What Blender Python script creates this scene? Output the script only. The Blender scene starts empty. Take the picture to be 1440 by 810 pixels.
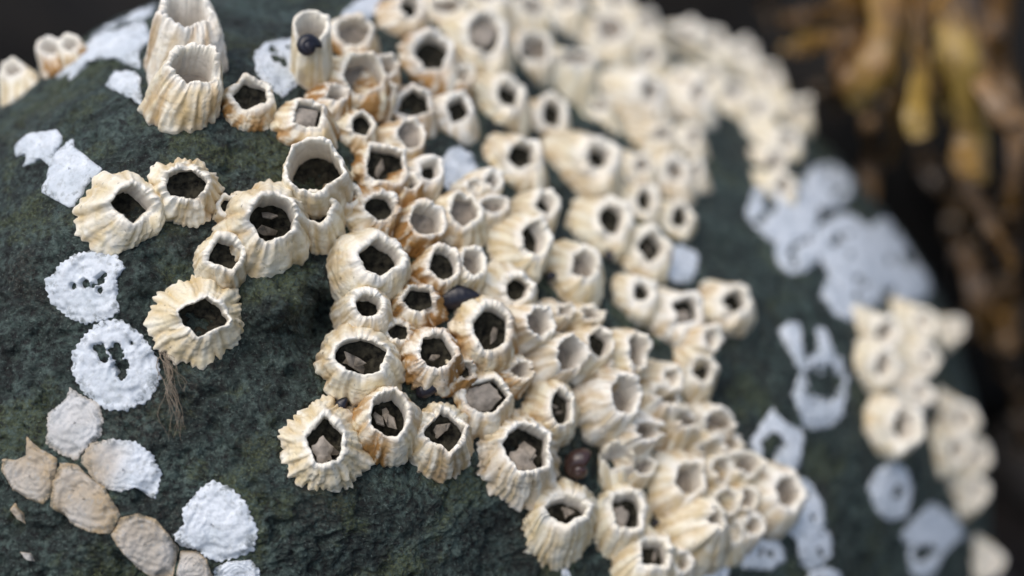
import bpy, math
import numpy as np
from mathutils import Matrix, Vector

sc = bpy.context.scene
# ------------------------------------------------------------------ camera, sky, sun, exposure
S = 0.01                      # the scene is worked out in centimetres and built in metres
F = 2000.0                    # focal length in photograph pixels (50 mm lens on a 36 mm sensor)
PITCH = math.radians(36)      # the camera looks down at the stone
CAM_H = 27.0                  # cm above the beach
cp, sp = math.cos(PITCH), math.sin(PITCH)
# camera axes (right, up, back) written in world axes
RM = np.array([[1, 0, 0], [0, sp, -cp], [0, cp, sp]], float)   # columns: right, up, back
CAMP = np.array([0, 0, CAM_H])

cam_d = bpy.data.cameras.new('camera')
cam = bpy.data.objects.new('camera', cam_d)
sc.collection.objects.link(cam)
cam_d.lens = 50; cam_d.sensor_width = 36
cam_d.clip_start = 0.005; cam_d.clip_end = 60
mw = Matrix.Identity(4)
for r in range(3):
    for c in range(3):
        mw[r][c] = RM[r, c]
    mw[r][3] = CAMP[r]*S
cam.matrix_world = mw
cam_d.dof.use_dof = True
cam_d.dof.focus_distance = 16.75*S
cam_d.dof.aperture_fstop = 8.4
cam_d.dof.aperture_blades = 0
sc.camera = cam

SUN_EL, SUN_AZ = math.radians(70), math.radians(-125)   # azimuth from +Y (beyond the stone) towards +X
sdir = Vector((math.cos(SUN_EL)*math.sin(SUN_AZ), math.cos(SUN_EL)*math.cos(SUN_AZ), math.sin(SUN_EL)))
world = bpy.data.worlds.new('World'); sc.world = world; world.use_nodes = True
wn = world.node_tree.nodes; wl = world.node_tree.links
bg = wn['Background']; bg.inputs['Strength'].default_value = 0.11
sky = wn.new('ShaderNodeTexSky'); sky.sky_type = 'NISHITA'; sky.sun_disc = False
sky.sun_elevation = SUN_EL; sky.sun_rotation = SUN_AZ
sky.air_density = 1.0; sky.dust_density = 4.0; sky.ozone_density = 1.0
wl.new(sky.outputs[0], bg.inputs['Color'])
sun_d = bpy.data.lights.new('sun', 'SUN'); sun_d.energy = 1.0; sun_d.angle = math.radians(70); sun_d.color = (1, .985, .955)
sun = bpy.data.objects.new('sun', sun_d); sc.collection.objects.link(sun)
sun.rotation_euler = sdir.to_track_quat('Z', 'Y').to_euler()
sun.location = (0, 0, 1.5)
vs = sc.view_settings
vs.view_transform = 'Standard'; vs.look = 'None'; vs.gamma = 1; vs.use_curve_mapping = False
vs.exposure = 0.66
sc.cycles.use_denoising = True
sc.cycles.max_bounces = 6

# ------------------------------------------------------------------ numeric helpers
def hash3(i, j, k, seed):
    h = (i*374761393 + j*668265263 + k*2147483647 + seed*974634777) & 0xffffffff
    h = ((h ^ (h >> 13))*1274126177) & 0xffffffff
    h = ((h ^ (h >> 16))*2246822519) & 0xffffffff
    return (h ^ (h >> 15)) & 0xffffffff
_ang = np.random.RandomState(5).normal(size=(256, 3)); _ang /= np.linalg.norm(_ang, axis=1)[:, None]
def noise3(p, seed=0):
    """gradient noise, roughly -1..1, p (...,3)"""
    p = np.asarray(p, float)
    i = np.floor(p).astype(np.int64); f = p-i
    u = f*f*f*(f*(f*6-15)+10)
    out = 0
    for dx in (0, 1):
        wx = u[..., 0] if dx else 1-u[..., 0]
        for dy in (0, 1):
            wy = u[..., 1] if dy else 1-u[..., 1]
            for dz in (0, 1):
                wz = u[..., 2] if dz else 1-u[..., 2]
                g = _ang[hash3(i[..., 0]+dx, i[..., 1]+dy, i[..., 2]+dz, seed) & 255]
                d = g[..., 0]*(f[..., 0]-dx)+g[..., 1]*(f[..., 1]-dy)+g[..., 2]*(f[..., 2]-dz)
                out = out+wx*wy*wz*d
    return out*1.6
def fbm(p, oct=3, seed=0, gain=.5):
    a, s, o = 1, 1, 0
    for k in range(oct):
        o = o+a*noise3(np.asarray(p)*s, seed+k*17); a *= gain; s *= 2.03
    return o
def ring_noise(th, freq, rng):
    """periodic noise along an angle"""
    o = np.zeros_like(th); tot = 0
    for m in range(1, freq+1):
        w = 1/m**.5
        o += w*np.sin(m*th+rng.uniform(0, 2*math.pi))*rng.uniform(.4, 1); tot += w*w*.25
    return o/math.sqrt(tot)*.5
def nrm(v):
    v = np.asarray(v, float); return v/np.linalg.norm(v, axis=-1, keepdims=True)
def to_world(p):
    return np.asarray(p) @ RM.T + CAMP
def dirw(d):
    return np.asarray(d) @ RM.T
def ray(px, py):
    """direction of the sight line (camera axes), depth 1"""
    return np.stack([(np.asarray(px, float)-720)/F, (405-np.asarray(py, float))/F, -np.ones_like(np.asarray(px, float))], -1)
def proj(p):
    d = -p[..., 2]
    return np.stack([720+F*p[..., 0]/d, 405-F*p[..., 1]/d], -1)

# ------------------------------------------------------------------ the stone: one tilted ellipsoid with swellings
CX, CY, RAD = 580., 760., 838.
def inv_depth(n):
    a, b, s = n[..., 0], n[..., 1], n[..., 2]
    w = .0430-.0102*a-.0030*b+.0158*s
    w = w+.0011*noise3(n*2.1+3.3, 3)+.0005*noise3(n*5.0, 4)
    def g(px, py, sig, amp):
        x, y = (px-CX)/RAD, (CY-py)/RAD
        return amp*np.exp(-((a-x)**2+(b-y)**2)/(2*(sig/RAD)**2))*(s > 0)
    w = w+g(300, 130, 210, .0030)+g(398, 428, 24, .0026)-g(452, 446, 24, .0022)+g(120, 520, 180, .0006)-g(950, 40, 210, .0042)
    return w
_ra = np.arange(0, 360, 1.)
_rt = np.interp(_ra, [0, 10, 25, 35, 46, 64, 90, 125, 133, 180, 270, 360], [812, 808, 824, 806, 798, 804, 830, 842, 854, 850, 835, 812])
for _ in range(3): _rt = np.convolve(np.concatenate([_rt[-6:], _rt, _rt[:6]]), np.ones(13)/13, 'valid')
def outline(a, b):
    """how far the stone's outline swells or flattens in this direction"""
    return np.interp(np.degrees(np.arctan2(b, a)) % 360, np.append(_ra, 360), np.append(_rt, _rt[0]))/RAD
def surf_n(n):
    n = nrm(n)
    k = outline(n[..., 0], n[..., 1]); k = 1+(k-1)*np.clip(np.hypot(n[..., 0], n[..., 1])*1.6-.25, 0, 1)
    px = CX+RAD*k*n[..., 0]; py = CY-RAD*k*n[..., 1]
    return ray(px, py)/inv_depth(n)[..., None]
def px_to_n(px, py):
    a = (np.asarray(px, float)-CX)/RAD; b = (CY-np.asarray(py, float))/RAD
    k0 = outline(a, b)
    for _ in range(6):
        r = np.hypot(a, b)
        k = 1+(k0-1)*np.clip(r*1.6-.25, 0, 1)
        a = (np.asarray(px, float)-CX)/RAD/k; b = (CY-np.asarray(py, float))/RAD/k
    r = np.sqrt(a*a+b*b); m = np.minimum(1, .992/np.maximum(r, 1e-9))
    a, b = a*m, b*m
    return np.stack([a, b, np.sqrt(np.maximum(0, 1-a*a-b*b))], -1)
def surf(px, py):
    """point and outward normal of the smooth stone under a place in the photograph (camera axes, cm)"""
    n = px_to_n(px, py)
    up = np.where(np.abs(n[..., 1:2]) < .9, np.array([0, 1., 0]), np.array([1., 0, 0]))
    t1 = nrm(np.cross(up, n)); t2 = np.cross(n, t1)
    e = .012
    P = surf_n(n)
    N = nrm(np.cross(surf_n(n+e*t1)-surf_n(n-e*t1), surf_n(n+e*t2)-surf_n(n-e*t2)))
    return P, N

# ------------------------------------------------------------------ mesh + object helpers
COL = sc.collection
def mesh_from(name, verts, faces, mat, attrs=None, smooth=True):
    """verts in metres; faces: list of int arrays (k,4) / (k,3)"""
    me = bpy.data.meshes.new(name)
    verts = np.asarray(verts, np.float32)
    faces = [np.asarray(f, np.int32) for f in (faces if isinstance(faces, list) else [faces]) if len(f)]
    loops = np.concatenate([f.ravel() for f in faces])
    sizes = np.concatenate([np.full(len(f), f.shape[1], np.int32) for f in faces])
    starts = np.concatenate([[0], np.cumsum(sizes)[:-1]]).astype(np.int32)
    me.vertices.add(len(verts)); me.vertices.foreach_set('co', verts.ravel())
    me.loops.add(len(loops)); me.loops.foreach_set('vertex_index', loops)
    me.polygons.add(len(sizes)); me.polygons.foreach_set('loop_start', starts)
    me.polygons.foreach_set('use_smooth', np.full(len(sizes), smooth, bool))
    me.update(calc_edges=True); me.validate()
    for k, v in (attrs or {}).items():
        at = me.attributes.new(k, 'FLOAT', 'POINT'); at.data.foreach_set('value', np.asarray(v, np.float32))
    if mat: me.materials.append(mat)
    return me
def link(name, data, parent=None, loc=(0, 0, 0)):
    o = bpy.data.objects.new(name, data); COL.objects.link(o)
    o.location = loc
    if parent is not None: o.parent = parent
    return o
def tag(o, label, cat, group=None, kind=None):
    if label: o['label'] = label
    if cat: o['category'] = cat
    if group: o['group'] = group
    if kind: o['kind'] = kind
    return o
def grid_faces(rows, n, wrap=True, off=0):
    r = np.arange(rows-1)[:, None]*n; c = np.arange(n if wrap else n-1)[None, :]
    c2 = (c+1) % n
    return (np.stack([r+c, r+c2, r+n+c2, r+n+c], -1).reshape(-1, 4)+off)

# ------------------------------------------------------------------ materials
class NT:
    def __init__(s, name):
        s.m = bpy.data.materials.new(name); s.m.use_nodes = True
        s.t = s.m.node_tree; s.b = s.t.nodes['Principled BSDF']
        s.tc = s.n('ShaderNodeTexCoord')
    def n(s, t, **kw):
        x = s.t.nodes.new(t)
        for k, v in kw.items(): setattr(x, k, v)
        return x
    def l(s, a, b): s.t.links.new(a, b)
    def noise(s, scale, detail=4, rough=.55, dist=0, coord='Object'):
        x = s.n('ShaderNodeTexNoise'); x.inputs['Scale'].default_value = scale
        x.inputs['Detail'].default_value = detail; x.inputs['Roughness'].default_value = rough; x.inputs['Distortion'].default_value = dist
        s.l(s.tc.outputs[coord], x.inputs['Vector']); return x.outputs['Fac']
    def voro(s, scale, feature='F1', coord='Object'):
        x = s.n('ShaderNodeTexVoronoi'); x.feature = feature; x.inputs['Scale'].default_value = scale
        s.l(s.tc.outputs[coord], x.inputs['Vector']); return x.outputs['Distance']
    def ramp(s, fac, stops):
        x = s.n('ShaderNodeValToRGB'); e = x.color_ramp.elements
        while len(e) < len(stops): e.new(.5)
        for el, (p, c) in zip(e, stops):
            el.position = p; el.color = (*c, 1) if not np.isscalar(c) else (c, c, c, 1)
        s.l(fac, x.inputs['Fac']); return x.outputs['Color']
    def mix(s, fac, a, b, mode='MIX'):
        x = s.n('ShaderNodeMix', data_type='RGBA', blend_type=mode)
        for i, v in ((0, fac), (6, a), (7, b)):
            if isinstance(v, (int, float)): x.inputs[i].default_value = v
            elif isinstance(v, tuple): x.inputs[i].default_value = (*v, 1)
            else: s.l(v, x.inputs[i])
        return x.outputs[2]
    def math(s, op, a, b=None, clamp=False):
        x = s.n('ShaderNodeMath', operation=op, use_clamp=clamp)
        for i, v in enumerate((a, b)):
            if v is None: continue
            if isinstance(v, (int, float)): x.inputs[i].default_value = v
            else: s.l(v, x.inputs[i])
        return x.outputs[0]
    def attr(s, name):
        x = s.n('ShaderNodeAttribute'); x.attribute_name = name; return x.outputs['Fac']
    def bump(s, h, strength, dist, prev=None):
        x = s.n('ShaderNodeBump'); x.inputs['Strength'].default_value = strength; x.inputs['Distance'].default_value = dist
        s.l(h, x.inputs['Height'])
        if prev: s.l(prev, x.inputs['Normal'])
        return x.outputs['Normal']
    def out(s, col=None, rough=.7, normal=None, spec=.4):
        if col is not None:
            if isinstance(col, tuple): s.b.inputs['Base Color'].default_value = (*col, 1)
            else: s.l(col, s.b.inputs['Base Color'])
        if isinstance(rough, (int, float)): s.b.inputs['Roughness'].default_value = rough
        else: s.l(rough, s.b.inputs['Roughness'])
        s.b.inputs['Specular IOR Level'].default_value = spec
        if normal is not None: s.l(normal, s.b.inputs['Normal'])
        return s.m

def mat_stone():
    t = NT('stone_dark_green')
    big = t.noise(45, 5, .65, .8); mid = t.noise(170, 6, .74, .8); fine = t.noise(1150, 5, .72); fl = t.noise(2600, 4, .7)
    c = t.ramp(mid, [(.37, (.005, .008, .007)), (.5, (.023, .037, .032)), (.61, (.058, .090, .078))])
    c = t.mix(t.ramp(big, [(.44, 0.), (.56, .75)]), c, t.mix(.5, c, (.027, .050, .041)))
    c = t.mix(t.ramp(t.noise(55, 4, .65, .5), [(.52, 0.), (.60, .7)]), c, t.mix(.6, c, (.006, .009, .008)))
    c = t.mix(t.math('MULTIPLY', t.ramp(fine, [(.51, 0.), (.60, .85)]), t.ramp(mid, [(.44, .25), (.58, 1.)])), c, (.105, .150, .130))
    c = t.mix(t.ramp(fine, [(.40, .95), (.48, 0.)]), c, (.0025, .0035, .003))
    v = t.noise(85, 4, .65)
    c = t.mix(t.math('MULTIPLY', t.ramp(v, [(.53, 0.), (.60, .85)]), t.ramp(fl, [(.42, 0.), (.58, 1.)])), c, (.072, .088, .030))
    c = t.mix(t.math('MULTIPLY', t.ramp(t.noise(60, 2, .6), [(.56, 0.), (.66, .6)]), t.ramp(fl, [(.46, 0.), (.60, 1.)])), c, (.050, .036, .022))
    c = t.mix(t.ramp(fl, [(.58, 0.), (.67, .6)]), c, (.18, .23, .205))
    b = t.bump(fl, .8, .0003)
    b = t.bump(fine, 1., .0008, b)
    b = t.bump(mid, .8, .0016, b)
    return t.out(c, t.ramp(mid, [(.38, .8), (.62, .45)]), b, .45)
def mat_shell():
    t = NT('barnacle_shell')
    gr, kh, inn, st, tip = (t.attr(x) for x in ('groove', 'kh', 'inner', 'stain', 'tip'))
    oi = t.n('ShaderNodeObjectInfo').outputs['Random']
    n1 = t.noise(520, 5, .62, .6); n2 = t.noise(2400, 4, .65); n3 = t.noise(260, 4, .6, .8)
    c = t.mix(t.ramp(n1, [(.35, 0.), (.65, 1.)]), (.82, .785, .675), (.735, .655, .455))
    c = t.mix(t.ramp(oi, [(.35, 0.), (1., .55)]), c, (.75, .68, .48))
    c = t.mix(t.ramp(oi, [(0., .5), (.3, 0.)]), c, (.78, .77, .72))
    # tan dirt settled in the furrows
    g = t.math('MULTIPLY', gr, t.ramp(n3, [(.3, .35), (.65, 1.)]))
    c = t.mix(t.math('MULTIPLY', g, .85, True), c, (.51, .36, .115))
    c = t.mix(t.ramp(n2, [(.52, 0.), (.72, .35)]), c, (.58, .48, .30))
    c = t.mix(t.math('MULTIPLY', tip, .8), c, (.87, .845, .77))
    # rusty brown stain
    s_ = t.math('MULTIPLY', st, t.ramp(t.math('ADD', n3, t.math('MULTIPLY', gr, .22)), [(.35, 0.), (.54, 1.)]))
    s_ = t.math('MULTIPLY', s_, t.ramp(t.math('ADD', n1, t.math('MULTIPLY', gr, .30)), [(.36, .22), (.60, 1.)]))
    c = t.mix(t.math('MULTIPLY', s_, .95, True), c, t.mix(n1, (.20, .085, .025), (.47, .27, .085)))
    # small specks
    c = t.mix(t.ramp(t.noise(1300, 1, .5), [(.74, 0.), (.78, .6)]), c, (.10, .075, .05))
    # smooth inside wall
    ci = t.mix(t.ramp(n1, [(.35, 0.), (.7, 1.)]), (.70, .65, .56), (.56, .505, .42))
    c = t.mix(inn, c, ci)
    b = t.bump(n2, .35, .0003); b = t.bump(n1, .4, .0006, b)
    return t.out(c, .62, b, .35)
def mat_scar():
    t = NT('barnacle_scar_white')
    edge = t.attr('edge')
    n1 = t.noise(300, 5, .65, .5); n2 = t.noise(1500, 4, .7); tn = t.attr('tan')
    c = t.mix(t.ramp(n1, [(.35, 0.), (.65, 1.)]), (.66, .70, .735), (.49, .54, .585))
    ct = t.mix(t.ramp(n1, [(.35, 0.), (.65, 1.)]), (.37, .275, .155), (.33, .275, .200))
    c = t.mix(t.ramp(t.noise(90, 3, .6), [(.5, 0.), (.66, .5)]), c, (.42, .47, .50))
    c = t.mix(tn, c, ct)
    c = t.mix(t.ramp(n2, [(.54, 0.), (.68, .6)]), c, (.34, .36, .36))
    c = t.mix(t.math('MULTIPLY', t.ramp(t.noise(1000, 4, .7), [(.52, 0.), (.60, 1.)]), t.math('ADD', t.math('MULTIPLY', edge, .75), .12)), c, (.045, .060, .052))
    b = t.bump(n2, .35, .0002); b = t.bump(n1, .4, .0005, b)
    return t.out(c, .7, b, .3)
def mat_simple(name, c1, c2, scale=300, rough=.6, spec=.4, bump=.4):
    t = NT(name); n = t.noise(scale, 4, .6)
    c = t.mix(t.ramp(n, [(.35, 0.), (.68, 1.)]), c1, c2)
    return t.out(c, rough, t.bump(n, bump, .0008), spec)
M_STONE = mat_stone(); M_SHELL = mat_shell(); M_SCAR = mat_scar()
M_MUD_SHADE = mat_simple('cavity_dirt_shade', (.003, .003, .0025), (.055, .050, .034), 1100, .9, .2)  # dark sediment, its near-black colour also painting the unlit depth of the mouths
M_GREY = mat_simple('pale_plate', (.36, .315, .26), (.11, .095, .075), 520, .6, .35)
M_FLOOR = mat_simple('hollow_floor_shade', (.36, .315, .26), (.17, .145, .115), 420, .7, .3)  # inner wall colour painted darker for the shade deep in pale hollows
M_PLATE = mat_simple('white_plate', (.29, .25, .20), (.05, .043, .033), 600, .55, .35)
M_SNAIL = mat_simple('snail_brown', (.022, .010, .008), (.060, .030, .024), 260, .28, .6, .2)
M_MUSSEL = mat_simple('mussel_blue_black', (.004, .004, .007), (.014, .013, .022), 200, .32, .5, .2)
def mat_weed(name, a, b_, d_):
    t = NT(name); n = t.noise(45, 3, .6); n2 = t.noise(160, 4, .6)
    c = t.mix(t.ramp(n, [(.40, 0.), (.60, 1.)]), a, b_)
    c = t.mix(t.ramp(n2, [(.48, 0.), (.66, .8)]), c, d_)
    return t.out(c, .35, t.bump(n2, .5, .003), .55)
M_WEED = mat_weed('seaweed_olive', (.32, .21, .042), (.22, .115, .022), (.075, .042, .012))
M_WEED2 = mat_weed('seaweed_brown', (.20, .10, .018), (.10, .050, .012), (.034, .019, .008))
M_WEED3 = mat_weed('seaweed_dark', (.060, .034, .010), (.030, .018, .008), (.012, .008, .005))
M_FIBRE = mat_simple('dry_fibre', (.30, .25, .19), (.18, .14, .10), 800, .8, .2)
M_BEACH = mat_simple('beach_dark', (.006, .005, .005), (.018, .014, .012), 40, .85, .2)
M_PEB = mat_simple('pebble_grey', (.045, .040, .038), (.022, .020, .018), 60, .7, .3)
M_BOULD = mat_simple('boulder_dark', (.006, .006, .006), (.014, .012, .010), 30, .8, .25)

# ------------------------------------------------------------------ stone mesh
def relief(P, T):
    """pits and grain standing on the smooth stone, cm along the normal"""
    near = np.clip(1.3-T/1.7, .2, 1)
    d = .055*fbm(P*.9, 3, 50)+.040*fbm(P*3.2, 3, 80, .6)*near
    pit = noise3(P*4.6, 120)
    d -= .11*np.clip(pit-.24, 0, 1)*near*2
    d += .026*fbm(P*9., 2, 140, .6)*near+.014*fbm(P*21., 2, 160, .7)*near
    return d
def build_stone():
    ph = np.concatenate([np.linspace(math.radians(-14), math.radians(192), 1150, endpoint=False),
                         np.linspace(math.radians(192), math.radians(346), 90, endpoint=False)])
    tt = np.concatenate([np.linspace(.004, math.pi/2, 430, endpoint=False), np.linspace(math.pi/2, math.pi-.01, 46)])
    T, PH = np.meshgrid(tt, ph, indexing='ij')
    n = np.stack([np.sin(T)*np.cos(PH), np.sin(T)*np.sin(PH), np.cos(T)], -1)
    P = surf_n(n)
    dT = np.gradient(P, axis=0); dP = np.roll(P, -1, 1)-np.roll(P, 1, 1)
    N = nrm(np.cross(dT, dP)); N *= np.sign(np.sum(N*(P-P.mean((0, 1))), -1, keepdims=True))
    d = relief(P, T)
    P = P+N*d[..., None]
    W = to_world(P).reshape(-1, 3)
    rows, cols = T.shape
    cen = W.mean(0)
    V = np.vstack([W, W[:cols].mean(0), W[-cols:].mean(0)])
    f = grid_faces(rows, cols)
    c = np.arange(cols); c2 = (c+1) % cols; last = (rows-1)*cols
    t1 = np.stack([np.full(cols, len(V)-2), c2, c], -1); t2 = np.stack([np.full(cols, len(V)-1), last+c, last+c2], -1)
    base = np.array([cen[0], cen[1], V[:, 2].min()])
    me = mesh_from('stone', (V-base)*S, [f, t1, t2], M_STONE)
    o = link('boulder', me, None, base*S)
    tag(o, 'dark green pitted stone crusted with barnacles, filling the picture', 'rock')
    return base
STONE_BASE = build_stone()
GROUND_Z = STONE_BASE[2]+.9

# ------------------------------------------------------------------ barnacles
cnt = [0]
def ngon(phi, k, rot, soft):
    a = 2*math.pi/k
    x = np.mod(phi-rot, a)-a/2
    r = math.cos(math.pi/k)/np.cos(x)
    r = r/np.mean(r)
    return r*(1-soft)+soft
def barnacle(mx, my, mw_, mh_, br, label, base=None, H=.85, dome=1.0, rib=.08, nrib=13, stain=.25, k=5, rot=None, rim=7., fd=.55,
             plates=0, pale=0, jag=.05, hero=0, group='barnacles of the dense cluster', lean=.45, sag=0, soft=.35, name='barnacle', notch=None, squash=None, tight=0):
    cnt[0] += 1
    rng = np.random.RandomState(1000+cnt[0]*7)
    if group == G_TOP: br, H = br*1.27, H*.95
    elif group == G_FAR: br, lean, rim = br*1.06, .68, rim*.8
    elif group != G_LEFT: br, H = br*(1.08 if hero else (1.1 if tight else 1.22)), H*1.02
    if rib > .032 and group != G_TOP: rib = max(rib, .06)*1.12
    if group == G_TOP and pale == 2: fd, mw_, mh_ = fd*.45, mw_*.85, mh_*.85
    dome = dome*1.05+.15
    stain = stain*(1.75 if stain >= .5 else 1.35); jag = jag*1.45+.025; soft = soft*.8+.2
    if pale == 2: fd = min(.8, fd*1.6)
    if group == G_FAR and pale == 0: mw_, mh_, fd = mw_*1.55, mh_*1.45, .8
    N = 190 if hero else 84
    rows = 34 if hero else 17
    # --- place
    if base is None:
        bx, by = mx, my
        for _ in range(25):
            P, n = surf(bx, by); hh = H*br*(-P[2])/F
            q = proj(P+n*hh); bx += .7*(mx-q[0]); by += .7*(my-q[1])
        P, n = surf(bx, by)
    else:
        P, n = surf(*base)
    sc_ = -P[2]/F                                    # cm per photograph pixel here
    h = H*br*sc_
    rd = ray(mx, my); Q = P+n*h
    mc = rd*(np.dot(Q, rd)/np.dot(rd, rd))           # mouth centre, on its sight line
    axis = nrm(mc-P); view = nrm(-mc)
    m = nrm((1-lean)*nrm(.5*axis+.5*n)+lean*view)
    th = np.linspace(0, 2*math.pi, N, endpoint=False)
    e1 = np.array([1., 0, 0])-n*n[0]; e1 = nrm(e1); e2 = np.cross(n, e1)
    if rot is None: rot = rng.uniform(0, 360)
    prof = ngon(th, k, math.radians(rot), soft)*(1+.10*ring_noise(th, 6, rng)+.05*ring_noise(th, 24, rng))
    def onplane(fx, fy):
        r = ray(mx+fx, my-fy); return r*(np.dot(mc, m)/(r @ m))[:, None]-mc
    q_in = onplane(mw_*prof*np.cos(th), mh_*prof*np.sin(th))
    thick = rim*sc_*(1+.38*np.clip(ring_noise(th, 9, rng), -1.6, 1.8))
    qr = np.linalg.norm(q_in, axis=1)
    q_out = q_in*(1+thick/qr)[:, None]
    lob = 1+(.05 if hero else .09)*ring_noise(th, 4, rng)+.03*ring_noise(th, 14, rng)
    rb = br*sc_*lob
    bel = np.stack([np.cos(th), np.sin(th)], -1)
    if squash: bel = bel*np.array(squash)
    q_b = rb[:, None]*(bel[:, :1]*e1+bel[:, 1:]*e2)
    # --- ribs
    v = np.sort(np.mod(np.arange(nrib)*2*math.pi/nrib+rng.uniform(-.55, .55, nrib)*2*math.pi/nrib*.8, 2*math.pi))
    amp_j = rng.uniform(.45, 1.15, nrib)
    nz1, nz2 = rng.uniform(0, 99, 3), rng.uniform(0, 99, 3)
    circ = np.stack([np.cos(th), np.sin(th), 0*th], -1)
    def ribs(tw, kk=0.):
        tt = np.mod(th+tw+.16*noise3(circ*2.2+nz1+np.array([0, 0, kk*1.6]), 21), 2*math.pi)
        j = np.searchsorted(v, tt, 'right')-1; jn = (j+1) % nrib
        a = v[j]; b = np.where(j+1 < nrib, v[jn], v[0]+2*math.pi)
        a = np.where(j < 0, v[-1]-2*math.pi, a); b = np.where(j < 0, v[0], b)
        x = np.clip((tt-a)/np.maximum(b-a, 1e-3), 0, 1)
        wdt = np.clip((b-a)/(2*math.pi/nrib), .3, 1.6)
        return (1-np.abs(2*x-1)**3.0)*amp_j[j]*wdt, np.clip(1.15-np.minimum(x, 1-x)*(b-a)*rb.mean()/(.075*max(.5, br/50)), 0, 1)
    V, A = [], {'groove': [], 'kh': [], 'inner': [], 'stain': [], 'tip': []}
    def add(p, g, kk, inn, st, tp):
        V.append(p); z = np.zeros(N)
        for key, val in (('groove', g), ('kh', kk), ('inner', inn), ('stain', st), ('tip', tp)): A[key].append(z+val)
    jz = jag*br*sc_*(1.1*ring_noise(th, 6, rng)+.55*ring_noise(th, 18, rng)+.3*ring_noise(th, 40, rng))
    if notch: jz = jz-notch[1]*br*sc_*np.exp(-((np.mod(th-math.radians(notch[0])+math.pi, 2*math.pi)-math.pi)/.6)**2)
    stn = stain*np.clip(.75+.6*ring_noise(th, 4, rng), .1, 1.6)
    ph0 = rng.uniform(0, 6)
    R0, g0 = ribs(0*th)
    add(P+q_b*.97-n*(.16+.02*br*sc_), g0, 0, 0, stn, 0)
    teeth = .5+.5*np.sin(th*nrib*3+2*np.sin(th*5+ph0))
    for i in range(rows):
        kk = i/(rows-1)
        f = kk**dome
        tw = .10*np.sin(3.1*kk+ph0)*kk+.03*ring_noise(th, 8, rng)*0
        R, g = ribs(tw+0*th, kk)
        R = R*(.75+.7*noise3(circ*2.6+nz2+np.array([0, 0, kk*2.2]), 31))+.15*np.sin(th*nrib*2.3+3*noise3(circ*2+nz1+kk, 5))*(1-kk*.5)
        env = (1-kk)**.7*.95+.16
        q = q_b*(1-f)+q_out*f
        r = np.linalg.norm(q, axis=1)
        grow = .010*br*sc_*np.sin(kk*rng.uniform(20, 21)+2*ring_noise(th, 3, np.random.RandomState(cnt[0])))
        dr = rib*br*sc_*1.35*(R-.55)*env+grow*(1-kk)+.022*br*sc_*teeth*max(0, 1-kk*7)*(rib/.08)
        c = P+(mc-P)*kk
        p = c+q*(1+dr/r)[:, None]+m*(jz*kk**3)[:, None]
        wob = br*sc_*(.05*noise3(p*1.6+cnt[0]*3.1, 8)*math.sin(math.pi*min(1, kk*.8+.12))+.022*fbm(p*5.+cnt[0], 3, 9)+.010*fbm(p*16., 2, 19)+(.2+rib*4)*.030*noise3(np.stack([np.cos(th)*7+tw, np.sin(th)*7, th*0+kk*1.3], -1)+nz2, 41)*(1-.6*kk)+.012*noise3(np.stack([th*0+kk*(9+br/12), 1.5*np.cos(th), 1.5*np.sin(th)], -1)+cnt[0], 3))
        p = p+q/r[:, None]*wob[:, None]
        tp = np.clip((kk-.86)/.14, 0, 1)*.8+.25*np.clip(R-.8, 0, 1)*(1-kk)+(.5*max(0, 1-kk*8))
        add(p, g*(1-.45*kk), kk, 0, stn*(1-.45*kk*kk), tp)
    # lip rolling over
    top = V[-1]
    inn0 = mc+q_in+m*jz[:, None]
    for u in (.35, .7):
        p = top*(1-u)+inn0*u+m*(.28*thick*math.sin(math.pi*(.15+.7*u)))[:, None]
        add(p, 0, 1, 0, stn*.35, .8)
    depth = fd*np.linalg.norm(mc-P)
    dv = nrm(P-mc)
    ins = 7
    for i in range(ins):
        u = i/(ins-1)
        sc2 = 1-.03*math.sin(u*3)+.08*u*u
        p = inn0*(1-min(1, u*3)) + (mc+q_in)*min(1, u*3) if i else inn0
        ctr = mc+dv*depth*u
        p = ctr+(p-mc)*sc2
        add(p, .25*g0*u, 1-u, min(1, u*3), stn*.2*(1-u), .6*(1-u))
    nr = len(V)
    V = np.vstack(V); at = {k_: np.concatenate(x) for k_, x in A.items()}
    org = to_world(P)
    W = to_world(V)-org
    root = bpy.data.objects.new(name, None); COL.objects.link(root)
    root.location = org*S; root.empty_display_size = .003
    tag(root, label, 'barnacle', group)
    link('shell', mesh_from('shell', W*S, grid_faces(nr, N), M_SHELL, at), root)
    # --- floor of the cavity
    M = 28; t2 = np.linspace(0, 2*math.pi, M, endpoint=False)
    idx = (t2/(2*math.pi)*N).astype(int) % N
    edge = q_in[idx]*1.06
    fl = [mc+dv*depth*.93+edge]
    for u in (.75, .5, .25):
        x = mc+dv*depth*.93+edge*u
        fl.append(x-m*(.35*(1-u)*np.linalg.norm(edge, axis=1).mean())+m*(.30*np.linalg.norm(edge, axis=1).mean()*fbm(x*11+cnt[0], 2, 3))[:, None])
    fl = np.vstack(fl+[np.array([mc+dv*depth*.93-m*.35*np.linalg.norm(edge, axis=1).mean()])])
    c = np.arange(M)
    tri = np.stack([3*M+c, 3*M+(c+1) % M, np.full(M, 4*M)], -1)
    link('cavity_floor', mesh_from('cavity_floor', (to_world(fl)-org)*S, [grid_faces(4, M), tri], M_FLOOR if pale == 2 else M_MUD_SHADE), root)
    # --- plates left in the mouth
    ax, ay = nrm(q_in[0]), None
    ay = nrm(np.cross(m, ax))
    R_ = qr.mean()
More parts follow.
